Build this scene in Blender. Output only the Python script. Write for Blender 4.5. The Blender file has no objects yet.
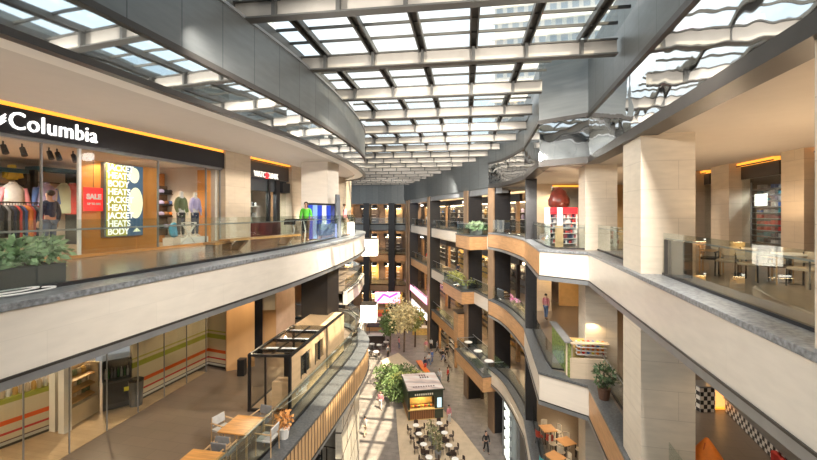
import bpy, bmesh, math, random
from mathutils import Vector, Matrix
random.seed(7)
SC = bpy.context.scene
COL = SC.collection
# ------------------------------------------------------------------ survey of the place
EYE = 1.7
TH = math.radians(12.8)
FWD = Vector((-math.sin(TH), math.cos(TH), 0)); RGT = Vector((math.cos(TH), math.sin(TH), 0))
FPX, CX, HY = 400.0, 408.5, 213.0
def at_z(px, py, z):
    d = (EYE - z) * FPX / (py - HY)
    v = FWD * d + RGT * ((px - CX) / FPX * d)
    return v.x, v.y
def at_d(px, py, d):
    v = FWD * d + RGT * ((px - CX) / FPX * d)
    return Vector((v.x, v.y, EYE + (HY - py) / FPX * d))
def along(px, lat):
    a = math.atan((px - CX) / FPX) - TH
    return lat / math.tan(a)
def zat(x, y, py):
    return EYE + (HY - py) / FPX * (-x * math.sin(TH) + y * math.cos(TH))
# ------------------------------------------------------------------ materials
MATS = {}
def _nt(name):
    m = bpy.data.materials.new(name); m.use_nodes = True
    nt = m.node_tree; return m, nt, nt.nodes['Principled BSDF']
def lin(c):
    return tuple((x / 12.92 if x <= .04045 else ((x + .055) / 1.055) ** 2.4) for x in c)
def mat(name, col, rough=.5, metal=0.0, var=.08, scale=3.0, emit=0.0, bump=0.0, spec=.5, ecol=None, kind='noise', stretch=(1, 1, 1), wet=None):
    if name in MATS: return MATS[name]
    m, nt, b = _nt(name); N = nt.nodes; L = nt.links
    tc = N.new('ShaderNodeTexCoord'); mp = N.new('ShaderNodeMapping'); mp.inputs['Scale'].default_value = stretch
    L.new(tc.outputs['Object'], mp.inputs['Vector'])
    no = N.new('ShaderNodeTexNoise'); no.inputs['Scale'].default_value = scale; no.inputs['Detail'].default_value = 5
    L.new(mp.outputs['Vector'], no.inputs['Vector'])
    mx = N.new('ShaderNodeMix'); mx.data_type = 'RGBA'
    a = tuple(max(0, c * (1 - var)) for c in col); d = tuple(min(1, c * (1 + var)) for c in col)
    mx.inputs[6].default_value = (*a, 1); mx.inputs[7].default_value = (*d, 1)
    mr = N.new('ShaderNodeMapRange'); mr.inputs[1].default_value = .3; mr.inputs[2].default_value = .7
    L.new(no.outputs['Fac'], mr.inputs[0]); L.new(mr.outputs[0], mx.inputs[0])
    L.new(mx.outputs[2], b.inputs['Base Color'])
    b.inputs['Roughness'].default_value = rough; b.inputs['Metallic'].default_value = metal
    b.inputs['Specular IOR Level'].default_value = spec
    if emit:
        b.inputs['Emission Color'].default_value = (*(ecol or col), 1); b.inputs['Emission Strength'].default_value = emit
    if bump:
        bp = N.new('ShaderNodeBump'); bp.inputs['Strength'].default_value = bump; bp.inputs['Distance'].default_value = .05
        L.new(no.outputs['Fac'], bp.inputs['Height']); L.new(bp.outputs[0], b.inputs['Normal'])
    MATS[name] = m; return m
def wallvec(N, L, fl=False):
    tc = N.new('ShaderNodeTexCoord')
    if fl: return tc.outputs['Object']
    s = N.new('ShaderNodeSeparateXYZ'); L.new(tc.outputs['Object'], s.inputs[0])
    ad = N.new('ShaderNodeMath'); ad.operation = 'ADD'; L.new(s.outputs[0], ad.inputs[0]); L.new(s.outputs[1], ad.inputs[1])
    c = N.new('ShaderNodeCombineXYZ'); L.new(ad.outputs[0], c.inputs[0]); L.new(s.outputs[2], c.inputs[1])
    return c.outputs[0]
def tiled(name, c1, c2, cm, w, h, mortar=.006, rough=.4, metal=0.0, floor=False, offset=.5, var=.1, spec=.5, bump=0.0, rvar=0.0):
    m, nt, b = _nt(name); N = nt.nodes; L = nt.links
    v = wallvec(N, L, floor)
    br = N.new('ShaderNodeTexBrick'); L.new(v, br.inputs['Vector'])
    br.inputs['Scale'].default_value = 1; br.inputs['Brick Width'].default_value = w; br.inputs['Row Height'].default_value = h
    br.inputs['Mortar Size'].default_value = mortar; br.offset = offset; br.inputs['Mortar Smooth'].default_value = .3
    br.inputs['Color1'].default_value = (*c1, 1); br.inputs['Color2'].default_value = (*c2, 1); br.inputs['Mortar'].default_value = (*cm, 1)
    no = N.new('ShaderNodeTexNoise'); no.inputs['Scale'].default_value = 1.7; no.inputs['Detail'].default_value = 6
    mp = N.new('ShaderNodeMapping'); mp.inputs['Scale'].default_value = (1, 4, 1) if not floor else (1, 1, 1)
    L.new(v, mp.inputs['Vector']); L.new(mp.outputs[0], no.inputs['Vector'])
    mr = N.new('ShaderNodeMapRange'); mr.inputs[1].default_value = .3; mr.inputs[2].default_value = .7
    mr.inputs[3].default_value = 1 - var; mr.inputs[4].default_value = 1 + var; L.new(no.outputs['Fac'], mr.inputs[0])
    mx = N.new('ShaderNodeVectorMath'); mx.operation = 'SCALE'; L.new(br.outputs['Color'], mx.inputs[0]); L.new(mr.outputs[0], mx.inputs['Scale'])
    L.new(mx.outputs[0], b.inputs['Base Color'])
    b.inputs['Roughness'].default_value = rough; b.inputs['Metallic'].default_value = metal; b.inputs['Specular IOR Level'].default_value = spec
    if rvar:
        m2 = N.new('ShaderNodeMapRange'); m2.inputs[3].default_value = rough - rvar; m2.inputs[4].default_value = rough + rvar
        L.new(no.outputs['Fac'], m2.inputs[0]); L.new(m2.outputs[0], b.inputs['Roughness'])
    if bump:
        bp = N.new('ShaderNodeBump'); bp.inputs['Strength'].default_value = bump; bp.inputs['Distance'].default_value = .03
        L.new(no.outputs['Fac'], bp.inputs['Height']); L.new(bp.outputs[0], b.inputs['Normal'])
    MATS[name] = m; return m
def slatted(name, ca, cb, period, rough=.45):
    m, nt, b = _nt(name); N = nt.nodes; L = nt.links
    v = wallvec(N, L)
    wv = N.new('ShaderNodeTexWave'); wv.inputs['Scale'].default_value = math.pi * 2 / 20 / period; wv.inputs['Distortion'].default_value = 0
    L.new(v, wv.inputs['Vector'])
    rp = N.new('ShaderNodeValToRGB'); rp.color_ramp.elements[0].position = .12; rp.color_ramp.elements[1].position = .3
    rp.color_ramp.elements[0].color = (*ca, 1); rp.color_ramp.elements[1].color = (*cb, 1)
    no = N.new('ShaderNodeTexNoise'); no.inputs['Scale'].default_value = 3
    mp = N.new('ShaderNodeMapping'); mp.inputs['Scale'].default_value = (4, .4, 1); L.new(v, mp.inputs['Vector']); L.new(mp.outputs[0], no.inputs['Vector'])
    mr = N.new('ShaderNodeMapRange'); mr.inputs[1].default_value = .3; mr.inputs[2].default_value = .7
    mr.inputs[3].default_value = .85; mr.inputs[4].default_value = 1.15; L.new(no.outputs['Fac'], mr.inputs[0])
    L.new(wv.outputs['Fac'], rp.inputs[0])
    mx = N.new('ShaderNodeVectorMath'); mx.operation = 'SCALE'; L.new(rp.outputs['Color'], mx.inputs[0]); L.new(mr.outputs[0], mx.inputs['Scale'])
    L.new(mx.outputs[0], b.inputs['Base Color']); b.inputs['Roughness'].default_value = rough
    bp = N.new('ShaderNodeBump'); bp.inputs['Strength'].default_value = .6; bp.inputs['Distance'].default_value = .03
    L.new(wv.outputs['Fac'], bp.inputs['Height']); L.new(bp.outputs[0], b.inputs['Normal'])
    MATS[name] = m; return m
def glassmat(name, tint, refl=1.0, rough=.0, base=.04):
    m = bpy.data.materials.new(name); m.use_nodes = True; nt = m.node_tree; N = nt.nodes; L = nt.links
    N.clear(); out = N.new('ShaderNodeOutputMaterial'); mix = N.new('ShaderNodeMixShader')
    tr = N.new('ShaderNodeBsdfTransparent'); tr.inputs[0].default_value = (*tint, 1)
    gl = N.new('ShaderNodeBsdfGlossy'); gl.inputs['Roughness'].default_value = rough
    lw = N.new('ShaderNodeLayerWeight'); lw.inputs['Blend'].default_value = .5
    pw = N.new('ShaderNodeMath'); pw.operation = 'POWER'; pw.inputs[1].default_value = 4; L.new(lw.outputs['Facing'], pw.inputs[0])
    ma = N.new('ShaderNodeMath'); ma.operation = 'MULTIPLY_ADD'; ma.inputs[1].default_value = refl; ma.inputs[2].default_value = base
    ma.use_clamp = True
    L.new(pw.outputs[0], ma.inputs[0]); L.new(ma.outputs[0], mix.inputs[0]); L.new(tr.outputs[0], mix.inputs[1]); L.new(gl.outputs[0], mix.inputs[2])
    L.new(mix.outputs[0], out.inputs[0]); MATS[name] = m; return m
def emis(name, col, s):
    if name in MATS: return MATS[name]
    return mat(name, col, .5, emit=s, var=.02)
# palette (linear)
STONE = tiled('cream_stone', (.62, .55, .45), (.60, .53, .43), (.47, .41, .33), 2.4, .78, .008, .38, var=.07)
STONEW = tiled('pale_fascia_stone', (.66, .60, .52), (.64, .58, .50), (.61, .555, .48), 1.9, 3.0, .006, .3, var=.05)
PILAST = tiled('tan_pilaster_stone', (.55, .45, .33), (.53, .43, .31), (.42, .33, .24), 1.3, .7, .008, .4, var=.06)
GRAN = mat('grey_granite', (.19, .20, .21), .35, var=.5, scale=14)
GRAND = mat('dark_granite', (.085, .088, .09), .3, var=.4, scale=14)
CEIL = mat('ceiling_plaster', (.49, .435, .37), .8, var=.02)
CEILE = mat('ceiling_edge', (.66, .61, .53), .7, var=.02)
BRONZE = mat('dark_bronze_trim', (.045, .040, .036), .4, metal=.3, var=.1)
STEEL = tiled('steel_panel', (.16, .17, .17), (.14, .15, .15), (.06, .065, .065), 1.25, 9.0, .012, .42, metal=.65, var=.08)
STEELC = mat('channel_steel', (.30, .31, .32), .35, metal=.6, var=.08)
BEAM = mat('roof_beam_paint', (.31, .287, .255), .5, var=.05)
RAFT = mat('roof_rafter_paint', (.065, .064, .060), .45, var=.06)
def mirror(name, col, wob, sc):
    m, nt, b = _nt(name); N = nt.nodes; L = nt.links
    b.inputs['Metallic'].default_value = 1; b.inputs['Roughness'].default_value = .03; b.inputs['Base Color'].default_value = (*col, 1)
    tc = N.new('ShaderNodeTexCoord'); no = N.new('ShaderNodeTexNoise'); no.inputs['Scale'].default_value = sc; no.inputs['Detail'].default_value = 1
    L.new(tc.outputs['Object'], no.inputs['Vector']); bp = N.new('ShaderNodeBump'); bp.inputs['Strength'].default_value = wob; bp.inputs['Distance'].default_value = .1
    L.new(no.outputs['Fac'], bp.inputs['Height']); L.new(bp.outputs[0], b.inputs['Normal']); MATS[name] = m; return m
MIRL = mirror('mirror_panel_flat', (.93, .96, .97), .03, .9)
MIRR = mirror('mirror_panel_wavy', (.86, .88, .90), .16, 1.1)
GLASS = glassmat('clear_balustrade_glass', (.90, .94, .92), .75, 0, .045)
ROOFG = glassmat('roof_glass', (.93, .96, .97), .5, 0, .02)
SHOPG = glassmat('shopfront_glass', (.95, .96, .95), .6, 0, .035)
FLOORL = tiled('polished_floor_stone', (.27, .22, .17), (.25, .205, .158), (.17, .135, .10), .9, .9, .006, .18, floor=True, var=.06, rvar=.04)
FLOORD = tiled('dark_gallery_floor', (.17, .13, .10), (.155, .12, .092), (.10, .08, .062), .9, .45, .006, .28, floor=True, var=.04)
FLOORW = tiled('shop_wood_floor', (.46, .33, .20), (.42, .30, .18), (.3, .2, .12), 2.0, .18, .004, .35, floor=True, var=.12)
GROUND = tiled('street_paving', (.235, .205, .18), (.19, .167, .148), (.12, .105, .095), 1.6, .5, .012, .4, floor=True, var=.2)
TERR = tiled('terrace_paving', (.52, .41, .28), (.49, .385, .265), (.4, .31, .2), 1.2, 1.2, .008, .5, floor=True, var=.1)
SLAT = slatted('wood_slats', (.16, .09, .04), (.60, .38, .19), .24)
WOODO = tiled('orange_wood_cladding', (.50, .27, .12), (.46, .25, .11), (.3, .15, .06), 1.4, .5, .006, .4, var=.15)
WOODT = mat('table_wood', (.62, .31, .10), .35, var=.2, scale=2, stretch=(1, 8, 8))
WOODP = tiled('pavilion_plywood', (.60, .42, .24), (.57, .40, .23), (.4, .27, .14), 1.2, 2.4, .006, .4, var=.1)
DARKP = tiled('dark_stone_pier', (.02, .019, .02), (.018, .017, .018), (.01, .01, .01), .8, 1.2, .008, .35, var=.15)
TANP = mat('tan_pier_edge', (.24, .15, .085), .4, var=.15, scale=1.2)
BLACK = mat('black_metal', (.012, .012, .013), .4, var=.1)
BLKP = mat('black_sign_panel', (.013, .013, .018), .3, var=.1)
WHITE = mat('white_paint', (.78, .76, .72), .5, var=.03)
WHITEM = mat('white_metal', (.7, .7, .68), .35, var=.03)
ORANGE = emis('cove_light_glow', (1.0, .36, .04), .9)
LITW = emis('lit_white_letters', (1.0, .98, .95), 1.0)
LEDW = emis('warm_lamp_glow', (1.0, .8, .5), 4.0)
RED = mat('red_paint', (.55, .02, .015), .4)
GREY = mat('mid_grey', (.2, .2, .2), .5)
# ------------------------------------------------------------------ mesh builder
def wloc(o):
    v = Vector((0, 0, 0))
    while o is not None: v += o.location; o = o.parent
    return v
class MB:
    def __init__(s): s.bm = bmesh.new()
    def hexa(s, p):
        v = [s.bm.verts.new(q) for q in p]
        for f in ((3, 2, 1, 0), (4, 5, 6, 7), (0, 1, 5, 4), (1, 2, 6, 5), (2, 3, 7, 6), (3, 0, 4, 7)): s.bm.faces.new([v[i] for i in f])
        return s
    def box(s, x0, x1, y0, y1, z0, z1):
        return s.hexa([(x0, y0, z0), (x1, y0, z0), (x1, y1, z0), (x0, y1, z0), (x0, y0, z1), (x1, y0, z1), (x1, y1, z1), (x0, y1, z1)])
    def obox(s, c, sz, rz=0, rx=0, ry=0):
        M = Matrix.Translation(c) @ Matrix.Rotation(rz, 4, 'Z') @ Matrix.Rotation(ry, 4, 'Y') @ Matrix.Rotation(rx, 4, 'X')
        a, b, h = sz[0] / 2, sz[1] / 2, sz[2] / 2
        return s.hexa([M @ Vector(q) for q in ((-a, -b, -h), (a, -b, -h), (a, b, -h), (-a, b, -h), (-a, -b, h), (a, -b, h), (a, b, h), (-a, b, h))])
    def bar(s, p, q, w, h=None, up=(0, 0, 1)):
        p, q = Vector(p), Vector(q); d = (q - p).normalized(); u = Vector(up)
        if abs(d.dot(u)) > .98: u = Vector((0, 1, 0))
        r = d.cross(u).normalized() * (w / 2); u = r.cross(d).normalized() * ((h or w) / 2)
        return s.hexa([p - r - u, p + r - u, q + r - u, q - r - u, p - r + u, p + r + u, q + r + u, q - r + u])
    def prism(s, poly, z0, z1):
        a = sum(poly[i][0] * poly[(i + 1) % len(poly)][1] - poly[(i + 1) % len(poly)][0] * poly[i][1] for i in range(len(poly)))
        if a < 0: poly = poly[::-1]
        lo = [s.bm.verts.new((p[0], p[1], z0)) for p in poly]; hi = [s.bm.verts.new((p[0], p[1], z1)) for p in poly]
        n = len(poly); s.bm.faces.new(lo[::-1]); s.bm.faces.new(hi)
        for i in range(n): s.bm.faces.new((lo[i], lo[(i + 1) % n], hi[(i + 1) % n], hi[i]))
        return s
    def ribbon(s, line, o0, o1, z0, z1):
        A, B = offs(line, o0), offs(line, o1)
        rows = [[s.bm.verts.new((a[0], a[1], z0)), s.bm.verts.new((b[0], b[1], z0)), s.bm.verts.new((b[0], b[1], z1)), s.bm.verts.new((a[0], a[1], z1))] for a, b in zip(A, B)]
        for p, q in zip(rows, rows[1:]):
            for i in range(4): s.bm.faces.new((p[i], p[(i + 1) % 4], q[(i + 1) % 4], q[i]))
        s.bm.faces.new(rows[0][::-1]); s.bm.faces.new(rows[-1]); return s
    def cyl(s, p, q, r, r2=None, seg=10):
        p, q = Vector(p), Vector(q); r2 = r if r2 is None else r2
        d = (q - p).normalized(); u = Vector((0, 0, 1)) if abs(d.z) < .95 else Vector((1, 0, 0))
        a = d.cross(u).normalized(); b = d.cross(a)
        A = []; B = []
        for i in range(seg):
            t = 2 * math.pi * i / seg; w = a * math.cos(t) + b * math.sin(t)
            A.append(s.bm.verts.new(p + w * r)); B.append(s.bm.verts.new(q + w * r2))
        for i in range(seg): s.bm.faces.new((A[i], A[(i + 1) % seg], B[(i + 1) % seg], B[i]))
        s.bm.faces.new(A[::-1]); s.bm.faces.new(B); return s
    def tube(s, pts, r, seg=8):
        for a, b in zip(pts, pts[1:]): s.cyl(a, b, r, seg=seg)
        return s
    def lathe(s, c, prof, seg=14, sx=1, sy=1):
        rings = []
        for r, z in prof:
            rings.append([s.bm.verts.new((c[0] + r * sx * math.cos(2 * math.pi * i / seg), c[1] + r * sy * math.sin(2 * math.pi * i / seg), c[2] + z)) for i in range(seg)])
        for p, q in zip(rings, rings[1:]):
            for i in range(seg): s.bm.faces.new((p[i], p[(i + 1) % seg], q[(i + 1) % seg], q[i]))
        s.bm.faces.new(rings[0][::-1]); s.bm.faces.new(rings[-1]); return s
    def ball(s, c, r, seg=12, rings=8):
        if not hasattr(r, '__len__'): r = (r, r, r)
        prof = [(max(.02, math.sin(math.pi * (k + .15) / (rings + .3))), -math.cos(math.pi * (k + .15) / (rings + .3)) * r[2]) for k in range(rings + 1)]
        return s.lathe(c, prof, seg, r[0], r[1])
    def leaf(s, c, d, n, l, w):
        d = d.normalized(); sd = d.cross(n)
        if sd.length < 1e-4: sd = d.cross(Vector((1, .3, .2)))
        sd = sd.normalized() * w
        v = [s.bm.verts.new(q) for q in (c, c + d * l * .5 + sd, c + d * l, c + d * l * .5 - sd)]
        s.bm.faces.new(v); return s
    def text(s, txt, M, size, depth, bold=0.0, align='CENTER', spacing=1.0):
        cu = bpy.data.curves.new('t', 'FONT'); cu.body = txt; cu.size = size; cu.extrude = depth; cu.offset = bold
        cu.align_x = align; cu.align_y = 'CENTER'; cu.resolution_u = 3; cu.space_character = spacing
        ob = bpy.data.objects.new('t', cu); COL.objects.link(ob)
        dg = bpy.context.evaluated_depsgraph_get(); me = bpy.data.meshes.new_from_object(ob.evaluated_get(dg))
        me.transform(M); s.bm.from_mesh(me)
        bpy.data.objects.remove(ob); bpy.data.curves.remove(cu); bpy.data.meshes.remove(me); return s
    def build(s, name, m, parent=None, smooth=False, bevel=0, loc=None):
        me = bpy.data.meshes.new(name)
        if parent is not None: off = wloc(parent)
        elif loc is not None: off = Vector(loc)
        else: off = Vector((0, 0, 0))
        if off.length: bmesh.ops.translate(s.bm, verts=s.bm.verts, vec=-off)
        if smooth:
            for f in s.bm.faces: f.smooth = True
        s.bm.to_mesh(me); s.bm.free(); me.materials.append(m)
        o = bpy.data.objects.new(name, me); COL.objects.link(o)
        if parent is not None: o.parent = parent
        elif loc is not None: o.location = loc
        if bevel:
            b = o.modifiers.new('b', 'BEVEL'); b.width = bevel; b.segments = 2; b.limit_method = 'ANGLE'
        return o
def offs(line, o):
    out = []
    n = len(line)
    for i in range(n):
        p = Vector(line[i]); a = Vector(line[max(0, i - 1)]); b = Vector(line[min(n - 1, i + 1)])
        d1 = (p - a).normalized() if i > 0 else (b - p).normalized(); d2 = (b - p).normalized() if i < n - 1 else d1
        n1 = Vector((-d1.y, d1.x)); n2 = Vector((-d2.y, d2.x)); m = n1 + n2
        m = m.normalized() if m.length > 1e-6 else n1
        out.append(p + m * (o / max(.5, m.dot(n1))))
    return out
def smooth_line(pts, n=6):
    out = []
    P = [Vector(p) for p in pts]
    for i in range(len(P) - 1):
        a, b, c, d = P[max(0, i - 1)], P[i], P[i + 1], P[min(len(P) - 1, i + 2)]
        for k in range(n):
            t = k / n
            out.append(.5 * ((2 * b) + (c - a) * t + (2 * a - 5 * b + 4 * c - d) * t * t + (3 * b - a - 3 * c + d) * t ** 3))
    out.append(P[-1]); return [(p.x, p.y) for p in out]
def struct(o): o['kind'] = 'structure'; return o
def tag(o, label, cat, group=None, kind=None):
    o['label'] = label; o['category'] = cat
    if group: o['group'] = group
    if kind: o['kind'] = kind
    return o
def thing(name, loc, label, cat, group=None, rz=0):
    o = bpy.data.objects.new(name, None); COL.objects.link(o); o.location = loc; o.rotation_euler = (0, 0, rz)
    o.empty_display_size = .2
    return tag(o, label, cat, group)
KIDS = {}
def copy_tree(o, parent=None):
    c = o.copy(); COL.objects.link(c)
    if parent is not None: c.parent = parent
    for ch in list(o.children): copy_tree(ch, c)
    return c
def place(proto, used, loc, rz, label, group=None, scale=1):
    o = proto if not used else copy_tree(proto)
    o.location = loc; o.rotation_euler = (0, 0, rz); o['label'] = label
    o.scale = (scale, scale, scale)
    if group: o['group'] = group
    return o
def lamp(kind, loc, energy, col, size=.1, rot=None, **k):  # light sources without visible fittings; many are added fill
    if kind == 'POINT': kind = 'SPOT'; k.setdefault('spot_size', 2.65); k.setdefault('spot_blend', .4)
    l = bpy.data.lights.new('unseen_lamp', kind); l.energy = energy; l.color = col
    if kind == 'AREA': l.size = size
    elif kind != 'SUN': l.shadow_soft_size = size if size > .3 else min(size, .05)
    for a, b in k.items(): setattr(l, a, b)
    o = bpy.data.objects.new('unseen_lamp', l); COL.objects.link(o); o.location = loc
    if rot: o.rotation_euler = rot
    return o
# ------------------------------------------------------------------ camera, world, sun
cam = bpy.data.cameras.new('camera'); co = bpy.data.objects.new('camera', cam); COL.objects.link(co)
co.location = (0, 0, EYE); co.rotation_euler = (math.pi / 2, 0, TH)
cam.sensor_width = 36; cam.lens = 36 * FPX / 817; cam.shift_y = -(230 - HY) / 817; cam.clip_end = 600; cam.clip_start = .05
SC.camera = co
SC.view_settings.view_transform = 'Standard'; SC.view_settings.look = 'None'; SC.view_settings.gamma = 1; SC.view_settings.exposure = 0.88
SC.view_settings.use_curve_mapping = False
cy = SC.cycles
cy.use_denoising = True; cy.max_bounces = 9; cy.diffuse_bounces = 5; cy.glossy_bounces = 5; cy.transparent_max_bounces = 40; cy.transmission_bounces = 6
cy.sample_clamp_indirect = 6; cy.caustics_reflective = False; cy.caustics_refractive = False
w = bpy.data.worlds.new('sky'); SC.world = w; w.use_nodes = True
N = w.node_tree.nodes; L = w.node_tree.links; bg = N['Background']
tc = N.new('ShaderNodeTexCoord'); no = N.new('ShaderNodeTexNoise'); no.inputs['Scale'].default_value = 2.2; no.inputs['Detail'].default_value = 6
L.new(tc.outputs['Generated'], no.inputs['Vector'])
rp = N.new('ShaderNodeValToRGB'); rp.color_ramp.elements[0].position = .38; rp.color_ramp.elements[1].position = .62
rp.color_ramp.elements[0].color = (.70, .83, .93, 1); rp.color_ramp.elements[1].color = (1, .99, .96, 1)
L.new(no.outputs['Fac'], rp.inputs[0]); L.new(rp.outputs[0], bg.inputs['Color']); bg.inputs['Strength'].default_value = 1.0
sun = lamp('SUN', (20, -20, 60), 11.0, (1, .83, .60), angle=math.radians(.6))
sdir = Vector((-.42, .30, -1))
sun.rotation_euler = sdir.to_track_quat('-Z', 'Y').to_euler(); sun.name = 'sun'

# unseen fill spots added to brighten the atrium, aimed away from the viewpoint
def fill_spot(x, y, z, dx, dy, dz, e, size=2.2, col=(1, .93, .84)):
    return lamp('SPOT', (x, y, z), e * .78, col, .35, Vector((dx, dy, dz)).to_track_quat('-Z', 'Y').to_euler(), spot_size=size, spot_blend=.5)
for y_, e_ in ((-5, 1100), (7, 1500), (14, 1600), (21, 1800)):
    fill_spot(-6.1, y_, 5.6, .65, .75, -.6, e_ * 1.25); fill_spot(3.3 if y_ < 12 else 1.3, y_, 5.6, -.65, .75, -.65, e_ * 2.1)
for x_, y_, e_ in ((-8, 30, 2200), (-3, 33, 1500), (-12, 40, 2500), (-6, 44, 1500), (-16, 52, 2500), (-2, 24, 2500)):
    fill_spot(x_, y_, 5.0, -.1, .8, -.6, e_)
# ------------------------------------------------------------------ plan lines (x = across the atrium, y = along it)
ZL = [.5, -5.3, -11.1]; ZR = [0.0, -5.6, -11.4]; ZF = [-.35, -6.1, -11.9]; ZG = -17.5
E0 = smooth_line([(-6.4, -7), (-6.4, 2), (-6.4, 8), (-6.42, 12), (-6.8, 16.6), (-7.5, 21), (-8.6, 24.8), (-10.4, 27.4), (-13, 28.8), (-18, 29.2)], 5)
E1 = smooth_line([(-5.9, -7), (-6.0, 5), (-6.1, 11), (-6.3, 15), (-6.6, 19), (-7.3, 21.6), (-9, 23.6), (-12, 24.6), (-18, 25)], 5)
E2 = smooth_line([(-7.2, -7), (-7.3, 8), (-7.4, 14), (-7.8, 17.5), (-9.2, 19.3), (-12, 20), (-17.5, 20.2)], 5)
NEAR = [(3.7, -7), (3.7, 18.2), (1.8, 19.3), (1.55, 26.6)]
A = Vector((-.2, 35.7)); B = Vector((-16.2, 71.0)); FT = (B - A).normalized(); FN = Vector((FT.y, -FT.x))   # FN points into the right-hand building
def ft(px):
    a = math.atan((px - CX) / FPX) - TH; d = Vector((math.sin(a), math.cos(a)))
    # p = s d on line A + t FT
    det = d.x * -FT.y + FT.x * d.y
    return (d.x * A.y - d.y * A.x) / -(d.x * FT.y - d.y * FT.x) * 1.0 if False else ((A.x * d.y - A.y * d.x) / (FT.y * d.x - FT.x * d.y))
def fp(t, o=0): p = A + FT * t + FN * o; return (p.x, p.y)
CURV = smooth_line([(1.55, 26.6), (.95, 29.6), (.1, 32.6), (-.9, 34.6)], 4)
def poly_right(z0, z1, xr=18):
    pts = NEAR + CURV[1:]
    return pts + [(xr, 34.6), (xr, -7)]
# ------------------------------------------------------------------ left galleries
def left_level(i, E, z, th, fasc, fm, cop=True):
    struct(MB().prism([(p[0] - .32, p[1]) for p in offs(E, .0)][:] + [(-24, E[-1][1]), (-24, -7)], z - .15, z - .005).build('floor', FLOORL if i == 0 else FLOORD))
    struct(MB().ribbon(E, 0, .34, z - th, z - .1).build('wall_left', fm))
    struct(MB().ribbon(E, -.04, .40, z - th - .14, z - th).build('trim_1', STEELC))
    struct(MB().ribbon(E, -.05, -.02, z - th - .02, z - th + .02).build('trim_2', BRONZE))
    struct(MB().ribbon(E, -.06, .62, z - .1, z).build('trim_3', GRAN if i == 0 else GRAND, bevel=.01))
    struct(MB().prism([(p[0] - .3, p[1]) for p in E] + [(-24, E[-1][1]), (-24, -7)], z - th - .19, z - th - .1).build('ceiling', CEIL))
left_level(0, E0, ZL[0], 1.0, None, STONEW)
left_level(1, E1, ZL[1], 1.25, None, SLAT)
left_level(2, E2, ZL[2], 1.1, None, STONEW)
# upper left: bronze trim, mirror band, steel parapet
struct(MB().ribbon(E0, -.05, .12, 4.05, 4.17).build('trim_4', BRONZE))
struct(MB().ribbon(E0, .12, .65, 4.10, 4.30).build('trim_5', CEILE))
struct(MB().ribbon(E0, .0, .10, 4.17, 4.97).build('wall_left_mirror', MIRL))
struct(MB().ribbon(E0, -.07, .14, 4.97, 5.10).build('trim_6', BRONZE))
struct(MB().ribbon(E0, -.02, .14, 5.10, 6.72).build('wall_left_parapet', STEEL))
struct(MB().ribbon(E0, -.06, .2, 6.68, 6.76).build('trim_7', STEELC))
struct(MB().ribbon(E0, .3, .5, 6.7, 7.32).build('wall_left_upstand', RAFT))
struct(MB().prism([(p[0] - .6, p[1]) for p in E0] + [(-24, 29.2), (-24, -7)], 4.22, 4.34).build('ceiling', CEIL))
struct(MB().prism([(p[0] - .4, p[1]) for p in E0] + [(-24, 29.2), (-24, -7)], 7.2, 7.35).build('ceiling_deck', GREY))
# ------------------------------------------------------------------ right near galleries
def right_level(i, z, th):
    line = NEAR
    pf = poly_right(0, 0)
    ins = [(p[0], p[1]) for p in offs(NEAR + CURV[1:], -.3)] + [(18, 34.6), (18, -7)]
    struct(MB().prism(ins, z - .15, z - .005).build('floor', FLOORD))
    struct(MB().prism(ins, z - th - .2, z - th - .1).build('ceiling', CEIL))
    if i == 1:
        struct(MB().ribbon(NEAR[:2], 0, -.34, z - th, z - .1).build('wall_right', WOODO))
    else:
        struct(MB().ribbon(NEAR[:2], 0, -.34, z - th, z - .1).build('wall_right', STONEW))
    struct(MB().ribbon(NEAR[1:3], 0, -.3, z - th, z - .1).build('wall_right_front', STONEW))
    struct(MB().ribbon(NEAR[2:4], 0, -.3, z - th, z - .1).build('wall_right_side', WOODO if i == 0 else STONEW))
    struct(MB().ribbon(CURV, 0, -.3, z - th, z - .1).build('wall_right_curve', WOODO if i < 2 else STONE))
    L = NEAR + CURV[1:]
    struct(MB().ribbon(L, .04, -.40, z - th - .2, z - th).build('trim_1', STEELC))
    struct(MB().ribbon(L, .05, .02, z - th - .02, z - th + .02).build('trim_2', BRONZE))
    struct(MB().ribbon(L, .06, -.62, z - .1, z + .01).build('trim_3', GRAN if i == 0 else GRAND, bevel=.01))
right_level(0, ZR[0] + .03, 1.2); right_level(1, ZR[1], 1.3); right_level(2, ZR[2], 1.2)
UP = [(3.7, -7), (3.7, 18.2), (1.8, 19.3), (1.55, 26.6)]
UL = UP + CURV[1:]
struct(MB().ribbon(UL, .05, -.5, 3.82, 4.10).build('trim_4', BRONZE))
struct(MB().ribbon(UL, .0, -.1, 4.10, 5.78).build('wall_right_mirror', MIRR))
struct(MB().ribbon(UL, .07, -.14, 5.78, 5.95).build('trim_6', BRONZE))
struct(MB().ribbon(UL, .02, -.14, 5.95, 8.6).build('wall_right_parapet', STEEL))
struct(MB().prism(offs(UL, -.45) + [(18, 34.6), (18, -7)], 3.86, 3.98).build('ceiling', CEIL))
struct(MB().prism(offs(UL, -.1) + [(18, 34.6), (18, -7)], 8.45, 8.6).build('ceiling_deck', GREY))
# big stone columns that run the full height of the right-hand side
for y0, y1 in ((12.1, 13.7), (19.35, 20.95), (4.3, 5.9)):
    struct(MB().box(3.78, 5.1, y0, y1, ZG, 3.9).build('column', STONE))
struct(MB().box(1.62, 2.3, 26.3, 27.1, ZG, 5.8).build('column', DARKP))
# storefront walls of the right-hand side
def rwall(z0, z1, lat, segs, m):
    mb = MB()
    for y0, y1, d in segs: mb.box(lat - d, lat + .3, y0, y1, z0, z1)
    return struct(mb.build('wall_right_shops', m))
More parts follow.
